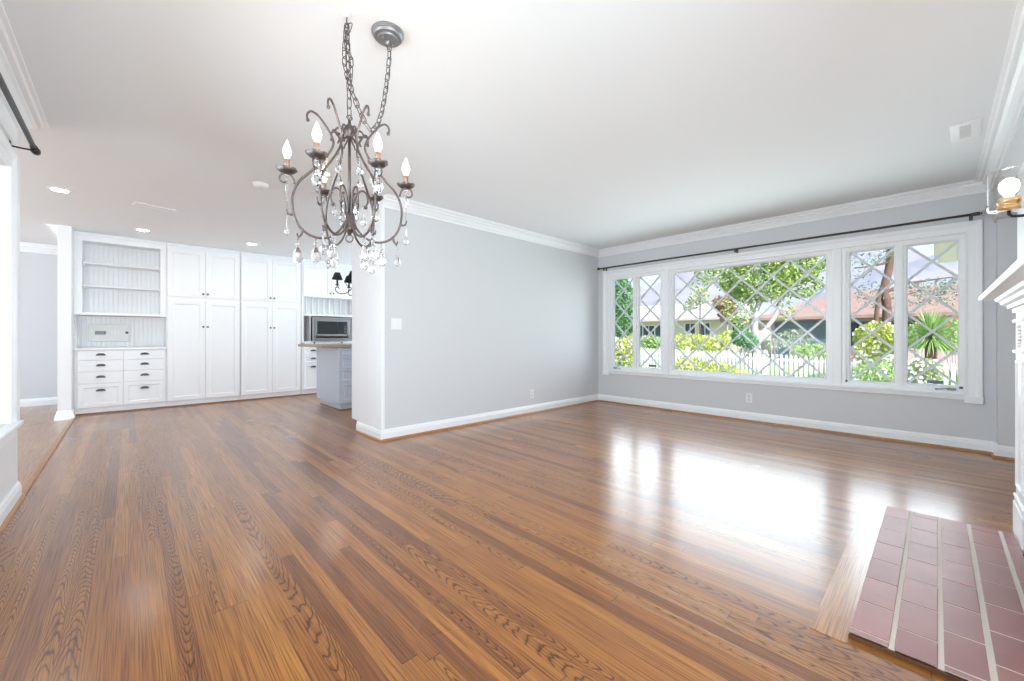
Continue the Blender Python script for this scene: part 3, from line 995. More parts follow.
b = MB(); b.box(MX0 + 0.075, MX1 - 0.14, 7.722, 7.76, MZ0 + 0.130, MZ1 - 0.078, b=0.002); b.build('window', M_DARKGLASS, t)
b = MB(); b.box(MX1 - 0.138, MX1 - 0.075, 7.722, 7.76, MZ0 + 0.130, MZ1 - 0.078, b=0.002); cp = b.build('control_panel', M_DARKGLASS, t)
b = MB()
for i in range(3):
    for j in range(5): b.box(MX1 - 0.128 + i * 0.017, MX1 - 0.118 + i * 0.017, 7.7205, 7.722, MZ0 + 0.15 + j * 0.028, MZ0 + 0.160 + j * 0.028)
b.build('buttons', M_LCDTXT, cp)

# oak quarter round under the whole cabinet run
b = MB()
b.sweep([(X1, BY + 0.012), (-0.526, BY + 0.012)], [(0.0, 0)] + [(0.017 * math.cos(a * math.pi / 10), 0.020 * math.sin(a * math.pi / 10)) for a in range(6)] + [(0, 0.02)], XY)
struct(b.build('trim_11', M_OAKDARK), 'oak quarter round under the cabinet run')

# ------------------------------------------------------------------ tall cabinet behind the end of the grey wall
t = thing('tall_cabinet', 'tall white cabinet side on the kitchen side of the grey wall end', 'cabinet', (2.3, 4.25, 0))
b = MB()
b.box(KX, 2.75, 3.953, 4.555, 0.12, H - 0.002)
b.box(KX, 2.75, 3.953, 4.42, 0.0, 0.12)
b.build('carcass', M_TRIM, t)
for a, c in ((KX + 0.004, 2.288), (2.292, 2.746)):
    MB().box(a, c, 4.556, 4.575, 0.125, 2.36, b=0.003).build('door', M_TRIM, t)

# ------------------------------------------------------------------ island
IX, IY = 2.12, 5.745
t = thing('kitchen_island', 'blue-grey kitchen island with drawers behind the end of the grey wall', 'island', (2.7, 6.2, 0))
b = MB()
b.box(IX, 3.6, IY + 0.02, 6.65, 0.10, 0.893)
b.box(IX + 0.045, 3.55, IY + 0.05, 6.60, 0.0, 0.10)
b.build('carcass', M_ISL, t)
b = MB()
b.box(IX + 0.0, IX + 0.030, IY, IY + 0.02, 0.10, 0.893)
b.build('face_frame', M_ISL, t)
for z0, z1 in ((0.772, 0.880), (0.590, 0.766), (0.405, 0.584), (0.108, 0.399)):
    d = front(IX + 0.033, IX + 0.52, z0, z1, IY, 0.026 if z0 > 0.2 else 0.045).build('drawer', M_ISL, t)
    knob(IX + 0.275, IY, (z0 + z1) / 2 + (0.06 if z0 < 0.2 else 0), d)
d = front(IX + 0.53, IX + 1.0, 0.108, 0.88, IY, 0.06).build('door', M_ISL, t)
b = MB()
b.sweep([(3.55, IY + 0.05), (IX + 0.045, IY + 0.05), (IX + 0.045, 6.60)], [(0, 0)] + [(-0.017 * math.cos(a * math.pi / 10), 0.020 * math.sin(a * math.pi / 10)) for a in range(6)] + [(0, 0.02)], XY)
b.sweep([(3.55, IY + 0.05), (IX + 0.045, IY + 0.05), (IX + 0.045, 6.60)], [(0, 0)] + [(0.017 * math.cos(a * math.pi / 10), 0.020 * math.sin(a * math.pi / 10)) for a in range(6)] + [(0, 0.02)], XY)
b.build('quarter_round', M_OAKDARK, t)['label'] = 'oak quarter round at the foot'
b = MB(); b.box(1.895, 3.68, IY - 0.035, 6.80, 0.894, 0.934, b=0.008)
tag(b.build('butcher_block_top', M_BUTCHER), 'brown butcher block top lying on the blue-grey island', 'worktop')

# ------------------------------------------------------------------ fireplace: hearth, surround, mantel
b = MB()
rnd = random.Random(5)
TZ = 0.022
hx0, hx1, hy0, hy1 = 1.805, 3.312, -0.274, 0.210
rowsY = [(0.109, 0.210), (-0.002, 0.098), (-0.110, -0.013), (-0.220, -0.123), (-0.273, -0.232)]
for i, (y0, y1) in enumerate(rowsY):
    off = 2.05 if i % 2 == 0 else 2.165
    x = off - 0.215 * 3
    while x < hx1:
        a, c = max(x + 0.002, hx0), min(x + 0.215 - 0.002, hx1)
        if c - a > 0.02:
            b.box(a, c, y0, y1, 0.004, TZ + rnd.uniform(-0.0006, 0.0006), b=0.0025)
        x += 0.215
h = thing('brick_hearth', 'low hearth of dusky red bricks with pale grout set in the oak floor', 'hearth', (2.55, -0.06, 0))
b.build('bricks', M_TILE, h)
MB().box(hx0, hx1, hy0, 0.2095, 0.001, TZ - 0.0012).build('grout_bed', M_GROUT, h)
MB().box(hx0 - 0.008, hx0 - 0.0005, hy0, 0.211, 0.001, TZ - 0.006).build('edge_strip', M_DKOAK, h)['label'] = 'thin dark brown edge strip'
b = MB(); b.box(1.76, hx1 + 0.06, 0.213, 0.312, 0.0003, 0.0022)
tag(b.build('hearth_border_board', M_OAKGLARE), 'single oak board framing the long front side of the brick hearth', 'floor board')

t = thing('fireplace_surround', 'white carved fireplace surround and mantel at the right edge', 'fireplace', (2.55, RY, 0))
FY = -0.287
for s0, s1 in ((3.10, 3.415), (1.70, 2.015)):
    b = MB()
    b.box(s0, s1, RY, FY, 0.0, 1.19)
    for z0, z1, o in ((0.0, 0.17, 0.010), (0.17, 0.195, 0.005), (0.195, 0.21, 0.009)):
        b.box(s0 - o, s1 + o * 1.6, RY, FY + o, z0, z1, b=0.004)
    for z in (0.962, 1.122):
        b.box(s0 - 0.012, s1 + 0.014, RY, FY + 0.012, z - 0.008, z + 0.008, b=0.003)
    b.sweep([(s0 + 0.05, 0.26), (s1 - 0.05, 0.26), (s1 - 0.05, 0.92), (s0 + 0.05, 0.92)], [(0, 0), (0.004, 0.008), (0.014, 0.008), (0.02, 0)],
            lambda u, v, hh: (u, FY + hh, v), closed=True)
    # carved drop ornament between the two rings
    cx = (s0 + s1) / 2
    for q in range(7):
        w = 0.055 * math.sin(math.pi * (q + 1) / 8)
        b.sphere((cx - 0.0, FY + 0.002, 1.09 - q * 0.016), w, 0.012, 0.012, n=10, k=6)
    b.build('pilaster', M_TRIM, t)
b = MB(); b.box(2.015, 3.10, RY, FY - 0.008, 0.90, 1.19); b.box(2.015, 3.10, RY, FY + 0.006, 1.06, 1.08, b=0.004)
b.build('frieze', M_TRIM, t)
b = MB(); b.box(2.015, 2.12, RY, FY - 0.02, 0.022, 0.90); b.box(2.995, 3.10, RY, FY - 0.02, 0.022, 0.90); b.box(2.12, 2.995, RY, FY - 0.02, 0.80, 0.90)
b.build('brick_facing', M_TILE, t)
b = MB(); b.box(2.12, 2.995, RY, RY + 0.006, 0.022, 0.80)
b.build('firebox', M_BLACK, t)
# bed mouldings stepping out under the shelf, returned at the end
b = MB()
MP = [(0, 1.165), (0.010, 1.165), (0.012, 1.185), (0.026, 1.190), (0.030, 1.205), (0.048, 1.212), (0.052, 1.226), (0.066, 1.232), (0.070, 1.246), (0, 1.246)]
b.sweep([(3.425, RY), (3.425, FY), (1.69, FY), (1.69, RY)], [(-o, z) for o, z in MP], XY)
b.build('bed_moulding', M_TRIM, t)
b = MB()
b.sweep([(3.425, RY), (3.425, FY), (1.69, FY), (1.69, RY)], [(-o, z) for o, z in [(0, 1.246), (0.118, 1.246), (0.124, 1.250), (0.126, 1.262), (0.120, 1.272), (0, 1.272)]], XY)
b.box(1.69, 3.425, RY, FY, 1.247, 1.272)
b.build('mantel_shelf', M_TRIM, t)

# ------------------------------------------------------------------ sconce over the mantel
sx, sy = 2.465, -0.19
t = thing('wall_sconce', 'wall sconce with clear glass cylinder and glowing bulb above the mantel', 'sconce', (sx, RY, 1.6))
b = MB()
b.lathe([(0.0, 1.523), (0.040, 1.523), (0.054, 1.530), (0.0575, 1.545), (0.0575, 1.675), (0.0555, 1.675), (0.0555, 1.546), (0.052, 1.533), (0.0, 1.527)], (sx, sy, 0), 32)
b.build('glass_shade', M_LAMPGLASS, t)
b = MB(); b.lathe([(0.0, 1.528), (0.031, 1.528), (0.031, 1.540), (0.028, 1.542), (0.028, 1.552), (0.031, 1.554), (0.031, 1.572), (0.025, 1.574), (0.0, 1.574)], (sx, sy, 0), 24)
b.build('socket', M_BRASS, t)
b = MB(); b.lathe([(0.012, 1.573), (0.013, 1.585), (0.024, 1.602), (0.027, 1.618), (0.024, 1.635), (0.013, 1.646), (0, 1.649)], (sx, sy, 0), 20)
b.build('bulb', M_BULB, t)
b = MB(); b.tube([(sx, sy, 1.524), (sx, sy, 1.512), (sx, sy - 0.008, 1.502), (sx, sy - 0.03, 1.499), (sx, RY + 0.02, 1.499)], 0.0055, 8)
b.build('arm', M_BLACK, t)
b = MB(); b.lathe([(0.055, 0.0), (0.055, 0.012), (0.045, 0.02), (0, 0.02)], (sx, RY, 1.54), 24, axis='Y')
b.build('backplate', M_BLACK, t)
point_light('sconce_light', (sx, sy, 1.66), 1.2, 0.02, (1.0, 0.85, 0.65))

# ------------------------------------------------------------------ curtain rods
rx, rz_ = 5.49, 2.138
t = thing('curtain_rod', 'long thin dark curtain rod above the diamond-pane windows', 'curtain rod', (WX, 1.75, rz_))
b = MB(); b.tube([(rx, -0.225, rz_), (rx, 1.2, rz_), (rx, 3.74, rz_)], 0.0115, 12); b.build('rod', M_BRONZE, t)
b = MB(); b.sphere((rx, 3.762, rz_), 0.021); b.lathe([(0.016, 3.735), (0.016, 3.745), (0.010, 3.75)], (rx, 0, rz_), 12, axis='Y'); b.build('finial', M_BRONZE, t)
b = MB(); b.lathe([(0.017, -0.262), (0.017, -0.215), (0.013, -0.205)], (rx, 0, rz_), 12, axis='Y'); b.build('end_collar', M_BRONZE, t)
b = MB(); b.lathe([(0.008, -0.262), (0.010, -0.272), (0.026, -0.280), (0.034, -0.298), (0.030, -0.318), (0.016, -0.330), (0, -0.332)], (rx, 0, rz_), 16, axis='Y')
b.build('finial', M_CRYSTAL, t)['label'] = 'clear glass knob finial'
for y in (3.66, 1.74, -0.21):
    b = MB()
    b.box(WX - 0.006, WX, y - 0.012, y + 0.012, rz_ - 0.055, rz_ + 0.01, b=0.002)
    b.tube([(WX - 0.004, y, rz_ - 0.018), (rx, y, rz_ - 0.018)], 0.005, 8)
    b.box(rx - 0.015, rx + 0.015, y - 0.006, y + 0.006, rz_ - 0.040, rz_ - 0.010, b=0.002)
    b.build('bracket', M_BRONZE, t)

lx = -0.425
t = thing('curtain_rod', 'black curtain rod on a thin bracket at the upper left edge', 'curtain rod', (LX, 2.6, 2.205))
b = MB(); b.tube([(lx, 0.9, 2.208), (lx, 2.0, 2.208), (lx, 3.89, 2.208)], 0.0125, 12); b.build('rod', M_BLACK, t)
b = MB(); b.lathe([(0.013, 3.875), (0.020, 3.885), (0.022, 3.905), (0.020, 3.930), (0.012, 3.938), (0, 3.94)], (lx, 0, 2.208), 16, axis='Y'); b.build('finial', M_BLACK, t)
for y in (3.84, 1.2):
    b = MB(); b.tube([(LX + 0.004, y - 0.0, 2.19), (LX + 0.05, y, 2.188), (lx, y, 2.190)], 0.0055, 8)
    b.box(LX, LX + 0.005, y - 0.012, y + 0.012, 2.16, 2.22, b=0.002)
    b.lathe([(0.017, y - 0.008), (0.017, y + 0.008)], (lx, 0, 2.208), 14, axis='Y')
    b.build('bracket', M_BLACK, t)

# ------------------------------------------------------------------ ceiling fittings
def downlight(x, y, label):
    t = thing('recessed_downlight', label, 'ceiling light', (x, y, H), group='recessed ceiling lights')
    b = MB(); b.lathe([(0.058, H - 0.001), (0.060, H - 0.006), (0.082, H - 0.004), (0.085, H)], (x, y, 0), 28); b.build('trim_ring', M_PLASTIC, t)
    b = MB(); b.lathe([(0.0, H - 0.004), (0.058, H - 0.004), (0.059, H)], (x, y, 0), 28); b.build('lens', M_EMIT_DOWN, t)
    d = bpy.data.lights.new('downlight_beam', 'SPOT'); d.energy = 4; d.spot_size = R(140); d.spot_blend = 0.8; d.shadow_soft_size = 0.06; d.color = (1, 0.97, 0.93)
    o = bpy.data.objects.new('downlight_beam', d); COL.objects.link(o); o.location = (x, y, H - 0.02)


downlight(-0.476, 5.756, 'lit recessed ceiling light nearest the left opening')
downlight(0.135, 7.154, 'lit recessed ceiling light in front of the open bookcase')
downlight(1.344, 7.098, 'lit recessed ceiling light in front of the tall pantry doors')
downlight(2.526, 7.096, 'lit recessed ceiling light behind the chandelier crystals, before the microwave')


def vent(cx, cy, lx_, ly, rz, label):
    t = thing('ceiling_vent', label, 'vent', (cx, cy, H), rz)
    def bld(b, name, m):
        ob = b.build(name, m); ob.parent = t; ob.location = (0, 0, 0)
        return ob
    b = MB()
    b.sweep([(-lx_ / 2, -ly / 2), (lx_ / 2, -ly / 2), (lx_ / 2, ly / 2), (-lx_ / 2, ly / 2)], [(0, 0), (0, -0.006), (0.003, -0.008), (0.043, -0.008), (0.045, -0.003), (0.045, 0)], XY, closed=True)
    bld(b, 'frame', M_PLASTIC)
    b = MB(); b.box(-lx_ / 2 + 0.049, lx_ / 2 - 0.049, -ly / 2 + 0.044, ly / 2 - 0.044, -0.0015, -0.0005)  # dark sheet standing in for the shade inside the duct
    bld(b, 'duct_shade_sheet', M_GREYGAP)
    b = MB()
    n = 10
    for i in range(n):
        x = -lx_ / 2 + 0.050 + (lx_ - 0.10) * (i + 0.25) / n
        b.box(x, x + 0.012, -ly / 2 + 0.044, ly / 2 - 0.044, -0.007, -0.0045)
    bld(b, 'louvres', M_PLASTIC)
    return t


vent(0.205, 5.81, 0.34, 0.125, R(12), 'white slotted vent in the ceiling near the bookcase')
vent(4.12, -0.13, 0.33, 0.14, R(-2), 'white slotted vent in the ceiling near the fireplace wall')
t = thing('smoke_detector', 'small white round smoke detector on the ceiling left of the chandelier', 'smoke detector', (0.875, 4.27, H))
b = MB(); b.lathe([(0.0, H - 0.032), (0.045, H - 0.032), (0.056, H - 0.024), (0.062, H - 0.010), (0.066, H - 0.006), (0.066, H)], (0.875, 4.27, 0), 28); b.build('housing', M_PLASTIC, t)
b = MB(); b.lathe([(0.0, H - 0.035), (0.016, H - 0.035), (0.018, H - 0.031)], (0.875, 4.27, 0), 16); b.build('test_button', M_CREAMPLASTIC, t)
b = MB(); b.lathe([(0.0, H - 0.004), (0.013, H - 0.003), (0.014, H)], (0.985, 4.17, 0), 14)
tag(b.build('ceiling_button', M_CREAMPLASTIC), 'tiny round cap on the ceiling right beside the smoke detector', 'cap')

# ------------------------------------------------------------------ switch and outlets
t = thing('light_switch', 'white double light switch near the left end of the grey wall', 'light switch', (1.99, GY, 1.17))
b = MB(); b.box(1.93, 2.046, GY - 0.006, GY, 1.115, 1.230, b=0.002); b.build('wall_plate', M_PLASTIC, t)
for x in (1.965, 2.011): MB().box(x - 0.016, x + 0.016, GY - 0.010, GY - 0.004, 1.138, 1.207, b=0.002).build('rocker', M_PLASTIC, t)


def outlet(c, axis, label):
    t = thing('wall_outlet', label, 'outlet', c, group='wall outlets')
    x, y, z = c
    if axis == 'Y':
        bx = lambda m, u0, u1, d0, d1, z0, z1, bb=0: m.box(x + u0, x + u1, y - d1, y - d0, z + z0, z + z1, b=bb)
    else:
        bx = lambda m, u0, u1, d0, d1, z0, z1, bb=0: m.box(x - d1, x - d0, y + u0, y + u1, z + z0, z + z1, b=bb)
    b = MB(); bx(b, -0.036, 0.036, 0, 0.005, -0.058, 0.058, 0.002); b.build('wall_plate', M_PLASTIC, t)
    for dz in (-0.022, 0.022):
        b = MB(); bx(b, -0.017, 0.017, 0.004, 0.008, dz - 0.014, dz + 0.014, 0.0015); s = b.build('socket_face', M_CREAMPLASTIC, t)
        b = MB(); bx(b, -0.009, -0.006, 0.008, 0.0085, dz - 0.002, dz + 0.008); bx(b, 0.006, 0.009, 0.008, 0.0085, dz - 0.002, dz + 0.008); bx(b, -0.003, 0.003, 0.008, 0.0085, dz - 0.010, dz - 0.005)
        b.build('slots', M_SLOT, s)


outlet((4.0, GY, 0.262), 'Y', 'white outlet low on the grey wall')
outlet((WX, 1.606, 0.285), 'X', 'white outlet low on the wall under the wide window')

# ------------------------------------------------------------------ chandelier
CHX, CHY = 0.6975, 1.764
FWD = Vector((math.cos(TH), math.sin(TH), 0))
RGT = Vector((math.sin(TH), -math.cos(TH), 0))


def catmull(P, n=6):
    P = [Vector(p) for p in P]
    out = []
    for i in range(len(P) - 1):
        p0, p1, p2, p3 = P[max(i - 1, 0)], P[i], P[i + 1], P[min(i + 2, len(P) - 1)]
        for k in range(n):
            t_ = k / n
            out.append(0.5 * ((2 * p1) + (p2 - p0) * t_ + (2 * p0 - 5 * p1 + 4 * p2 - p3) * t_ ** 2 + (3 * p1 - p0 - 3 * p2 + p3) * t_ ** 3))
    out.append(P[-1])
    return out


ch = thing('chandelier', 'dark iron scroll chandelier with six candle lights and crystal drops hung on chain', 'chandelier', (CHX, CHY, 1.92))


def arm_frame(phi):
    d = RGT * math.sin(R(phi)) - FWD * math.cos(R(phi))
    lat = d.dot(RGT)
    cross = Vector((-d.y, d.x, 0))

    def f(r, z, c=0.0):
        p = Vector((CHX, CHY, 0)) + d * (r * 0.91) + cross * c
        return Vector((p.x, p.y, z - 0.018))
    return f


SC = 229.4
zy = lambda y: 1.036 + (337.3 - y) / SC
ARM = [(0.178, 124), (0.182, 120.5), (0.176, 116.5), (0.160, 115), (0.135, 118), (0.110, 124.5), (0.086, 132), (0.070, 141), (0.082, 150), (0.113, 160), (0.165, 173),
       (0.212, 184), (0.238, 197), (0.240, 211), (0.222, 224), (0.190, 232), (0.150, 236), (0.105, 236), (0.060, 231), (0.026, 221), (0.018, 206),
       (0.028, 193), (0.050, 186), (0.074, 187.5), (0.083, 196), (0.073, 202)]
ANG = [-66, -6.5, 48, 108, 172, -130]
LIT = [0, 1, 1, 1, 0, 1]


def crystal(pos, kind, parent=None):
    """strand hanging down from pos"""
    b = MB()
    x, y, z = pos

    def bead(zz, r):
        b.lathe([(0, zz + r), (r * 0.8, zz + r * 0.45), (r, zz), (r * 0.8, zz - r * 0.45), (0, zz - r)], (x, y, 0), 8, smooth=False)

    def drop(zt, w, L, n=8):
        b.lathe([(0, zt), (w * 0.20, zt - L * 0.12), (w * 0.42, zt - L * 0.38), (w * 0.50, zt - L * 0.64), (w * 0.40, zt - L * 0.86), (0, zt - L)], (x, y, 0), n, smooth=False)
    if kind == 'strand':      # bead, spindle, slender teardrop
        bead(z - 0.008, 0.007)
        bead(z - 0.022, 0.006)
        b.lathe([(0, z - 0.030), (0.007, z - 0.050), (0.008, z - 0.066), (0.004, z - 0.085), (0, z - 0.100)], (x, y, 0), 8, smooth=False)
        b.tube([(x, y, z), (x, y, z - 0.17)], 0.0007, 4)
        b.lathe([(0, z - 0.168), (0.0025, z - 0.185), (0.004, z - 0.215), (0.010, z - 0.235), (0.010, z - 0.246), (0, z - 0.256)], (x, y, 0), 8, smooth=False)
    elif kind == 'big':
        bead(z - 0.008, 0.007)
        bead(z - 0.024, 0.009)
        b.tube([(x, y, z), (x, y, z - 0.036)], 0.0007, 4)
        drop(z - 0.034, 0.040, 0.072)
    elif kind == 'tear':
        b.tube([(x, y, z), (x, y, z - 0.012)], 0.0007, 4)
        bead(z - 0.008, 0.006)
        b.lathe([(0, z - 0.012), (0.003, z - 0.030), (0.006, z - 0.048), (0.014, z - 0.068), (0.014, z - 0.080), (0, z - 0.092)], (x, y, 0), 8, smooth=False)
    else:
        b.tube([(x, y, z), (x, y, z - 0.012)], 0.0007, 4)
        bead(z - 0.008, 0.005)
        drop(z - 0.012, 0.024, 0.045)
    return b.build('crystal_drop', M_CRYSTAL, ch)


for ai, phi in enumerate(ANG):
    f = arm_frame(phi)
    b = MB()
    pts = catmull([f(r, zy(y)) for r, y in ARM], 4)
    b.tube(pts, 0.0052, 8, taper=lambda t_: 0.75 + 0.25 * math.sin(math.pi * min(1, t_ * 1.02)))
    b.sphere(tuple(pts[0]), 0.0075); b.sphere(tuple(pts[-1]), 0.0085)
    # candle bracket
    cz = 1.738
    br = catmull([f(0.232, 1.690), f(0.238, 1.712), f(0.250, 1.726), f(0.262, 1.730)], 5)
    b.tube(br, 0.0045, 7)
    hk = catmull([f(0.262, 1.730), f(0.277, 1.728), f(0.290, 1.716), f(0.291, 1.700), f(0.279, 1.690), f(0.266, 1.693)], 4)
    b.tube(hk, 0.0042, 7, taper=lambda t_: 1 - 0.25 * t_)
    # forked spurs on the belly
    for r0, y0, r1, y1 in ((0.232, 217, 0.262, 216), (0.196, 230.5, 0.220, 238)):
        b.tube(catmull([f(r0 + 0.004, zy(y0 - 1)), f((r0 + r1) / 2 - 0.004, zy((y0 + y1) / 2 + 0.5)), f(r1, zy(y1))], 4), 0.0058, 7, taper=lambda t_: 1.05 - 0.45 * t_)
        b.tube(catmull([f(r1 - 0.006, zy(y1 + 0.5)), f(r1 + 0.001, zy(y1 - 2)), f(r1 + 0.002, zy(y1 - 4))], 4), 0.0042, 7, taper=lambda t_: 1 - 0.3 * t_)
    a = b.build('scroll_arm', M_IRON, ch)
    base_ = f(0.262, 0)
    bx_, by_, dz = base_.x, base_.y, base_.z
    b = MB()
    vs = []
    n = 32
    P = [(0.006, 1.728), (0.014, 1.728), (0.026, 1.733), (0.040, 1.745), (0.0385, 1.747), (0.025, 1.737), (0.012, 1.734)]
    for r, z in P:
        for k in range(n):
            an = 2 * math.pi * k / n
            rr = r * (1 + (0.05 * math.cos(6 * an) if r > 0.03 else 0))
            vs.append((bx_ + rr * math.cos(an), by_ + rr * math.sin(an), z + dz + (0.002 * math.cos(6 * an) if r > 0.03 else 0)))
    fs = [(i * n + k, i * n + (k + 1) % n, (i + 1) * n + (k + 1) % n, (i + 1) * n + k) for i in range(len(P) - 1) for k in range(n)]
    b.add(vs, fs, 0, True)
    b.lathe([(0, 1.733 + dz), (0.014, 1.733 + dz), (0.014, 1.742 + dz), (0, 1.742 + dz)], (bx_, by_, 0), 16)
    b.build('drip_pan', M_IRON, a)
    b = MB(); b.lathe([(0.0, 1.740 + dz), (0.0112, 1.740 + dz), (0.0112, 1.786 + dz), (0.009, 1.788 + dz), (0, 1.788 + dz)], (bx_, by_, 0), 18)
    b.build('candle_sleeve', M_SLEEVE, a)
    b = MB()
    z0 = 1.786 + dz
    b.lathe([(0.007, z0), (0.010, z0 + 0.010), (0.0158, z0 + 0.024), (0.0165, z0 + 0.036), (0.0125, z0 + 0.050), (0.0062, z0 + 0.066), (0.0022, z0 + 0.078), (0, z0 + 0.082)], (bx_, by_, 0), 16)
    b.build('bulb', M_BULB if LIT[ai] else M_BULB_DIM, a)
    # crystals of this arm
    p = f(0.262, 1.728); crystal((p.x, p.y, p.z), 'strand' if ai in (0, 3, 5) else 'big')
    p = f(0.145, zy(237.5)); crystal((p.x, p.y, p.z), 'big')
    p = f(0.219, zy(239)); crystal((p.x, p.y, p.z), 'big' if ai % 2 == 0 else 'tear')
    p = f(0.062, zy(201)); crystal((p.x, p.y, p.z), 'tear' if ai % 2 else 'small')
    p = f(0.100, zy(157)); crystal((p.x, p.y, p.z), 'tear')
    if LIT[ai]:
        point_light('candle_light', (bx_, by_, 1.86 + dz), 0.7, 0.02, (1.0, 0.80, 0.58))

b = MB()
b.tube([(CHX, CHY, 1.935), (CHX, CHY, 1.57)], 0.0062, 10)
b.build('centre_rod', M_IRON, ch)
b = MB()
b.lathe([(0, 1.985), (0.006, 1.984), (0.007, 1.965), (0.016, 1.955), (0.024, 1.940), (0.024, 1.925), (0.015, 1.912), (0.010, 1.895), (0, 1.893)], (CHX, CHY, 0), 18)
for k in range(6):
    f = arm_frame(ANG[k])
    b.tube(catmull([f(0.014, 1.940), f(0.032, 1.956), f(0.050, 1.958), f(0.062, 1.944), f(0.056, 1.926), f(0.044, 1.926)], 4), 0.0040, 6)
    b.tube(catmull([f(0.014, 1.925), f(0.028, 1.910), f(0.044, 1.904), f(0.052, 1.890)], 4), 0.0040, 6)
    b.tube([f(0.040, 1.932), f(0.078, 1.936)], 0.0042, 6)
b.tube(catmull([(CHX, CHY, 1.98), (CHX + 0.012, CHY, 1.992), (CHX, CHY, 2.004), (CHX - 0.012, CHY, 1.992), (CHX, CHY, 1.98)], 5), 0.0025, 6)
b.build('top_hub', M_IRON, ch)
b = MB()
b.lathe([(0, 1.585), (0.012, 1.583), (0.014, 1.572), (0.022, 1.566), (0.022, 1.520), (0.026, 1.512), (0.024, 1.500), (0.010, 1.492), (0.006, 1.482), (0, 1.480)], (CHX, CHY, 0), 18)
rg = [(CHX + 0.0155 * math.cos(2 * math.pi * k / 20) * RGT.x, CHY + 0.0155 * math.cos(2 * math.pi * k / 20) * RGT.y, 1.466 + 0.0155 * math.sin(2 * math.pi * k / 20)) for k in range(20)]
b.tube(rg, 0.0028, 6, closed=True)
b.build('bottom_hub', M_IRON, ch)


def chain(path, name, parent, pitch=0.037, L=0.047, W=0.022, wire=0.0020, m=None):
    pts = catmull(path, 24)
    cum = [0]
    for i in range(1, len(pts)): cum.append(cum[-1] + (pts[i] - pts[i - 1]).length)
    n = max(1, int(cum[-1] / pitch))
    b = MB()
    j = 0
    ref = Vector((0.3, 0.9, 0.1)).normalized()
    for k in range(n):
        s = (k + 0.5) * cum[-1] / n
        while cum[j + 1] < s and j < len(cum) - 2: j += 1
        tt = (pts[j + 1] - pts[j]).normalized()
        p = pts[j] + tt * (s - cum[j])
        u = (ref - tt * ref.dot(tt)).normalized()
        w = tt.cross(u)
        side = (u + w).normalized() if k % 2 else (u - w).normalized()
        loop = []
        for q in range(14):
            a = 2 * math.pi * q / 14
            cx_, sx_ = math.cos(a), math.sin(a)
            along = (L - W) / 2 * (1 if cx_ > 0 else -1) + W / 2 * cx_
            loop.append(p + tt * along + side * (W / 2 * sx_))
        b.tube(loop, wire, 5, closed=True)
    return b.build(name, m or M_IRON, parent)


hook = Vector((0.689, 1.77, H))
b = MB(); b.lathe([(0.0, H - 0.010), (0.009, H - 0.010), (0.014, H - 0.006), (0.016, H)], (hook.x, hook.y, 0), 20)
b.build('hook_cap', M_PLASTIC, ch)['label'] = 'white ceiling cap of the hook'
b = MB(); b.tube(catmull([(hook.x, hook.y, H - 0.012), (hook.x, hook.y, H - 0.035), (hook.x + 0.010, hook.y, H - 0.048), (hook.x, hook.y, H - 0.058), (hook.x - 0.010, hook.y, H - 0.050)], 5), 0.0025, 6)
b.build('ceiling_hook', M_IRON, ch)
chain([(hook.x, hook.y, H - 0.045), (CHX - 0.004, CHY, 2.22), (CHX, CHY, 1.995)], 'hanging_chain', ch)
cano = Vector((0.867, 1.745, H))
swag = [at(346.5, 24, 1.755), at(344.5, 60, 1.75), at(350, 85, 1.72), at(358, 107, 1.70), at(366, 124, 1.70), at(373, 130, 1.73), at(380, 118, 1.78), at(384.5, 98, 1.83), at(388, 72, 1.865), at(389.5, 52, 1.868), (cano.x, cano.y, H - 0.040)]
chain(swag, 'swag_chain', ch)
chain([at(350.5, 24, 1.76), at(346.5, 42, 1.765), at(351, 62, 1.765), at(349.5, 84, 1.765)], 'spare_chain', ch)
b = MB()
b.tube([p + Vector((0.004, 0, 0)) for p in catmull(swag, 6)], 0.0014, 5)
b.build('lamp_wire', M_CANOPY, ch)
b = MB()
b.lathe([(0.072, H), (0.072, H - 0.006), (0.064, H - 0.012), (0.066, H - 0.018), (0.060, H - 0.026), (0.046, H - 0.028), (0.044, H - 0.036), (0.0, H - 0.038)], (cano.x, cano.y, 0), 48, smooth=False)
b.lathe([(0.012, H - 0.036), (0.013, H - 0.048), (0.006, H - 0.056), (0, H - 0.057)], (cano.x, cano.y, 0), 16)
for s in (-1, 1): b.sphere((cano.x + s * 0.028, cano.y + 0.008 * s, H - 0.038), 0.005)
b.build('canopy', M_CANOPY, ch)

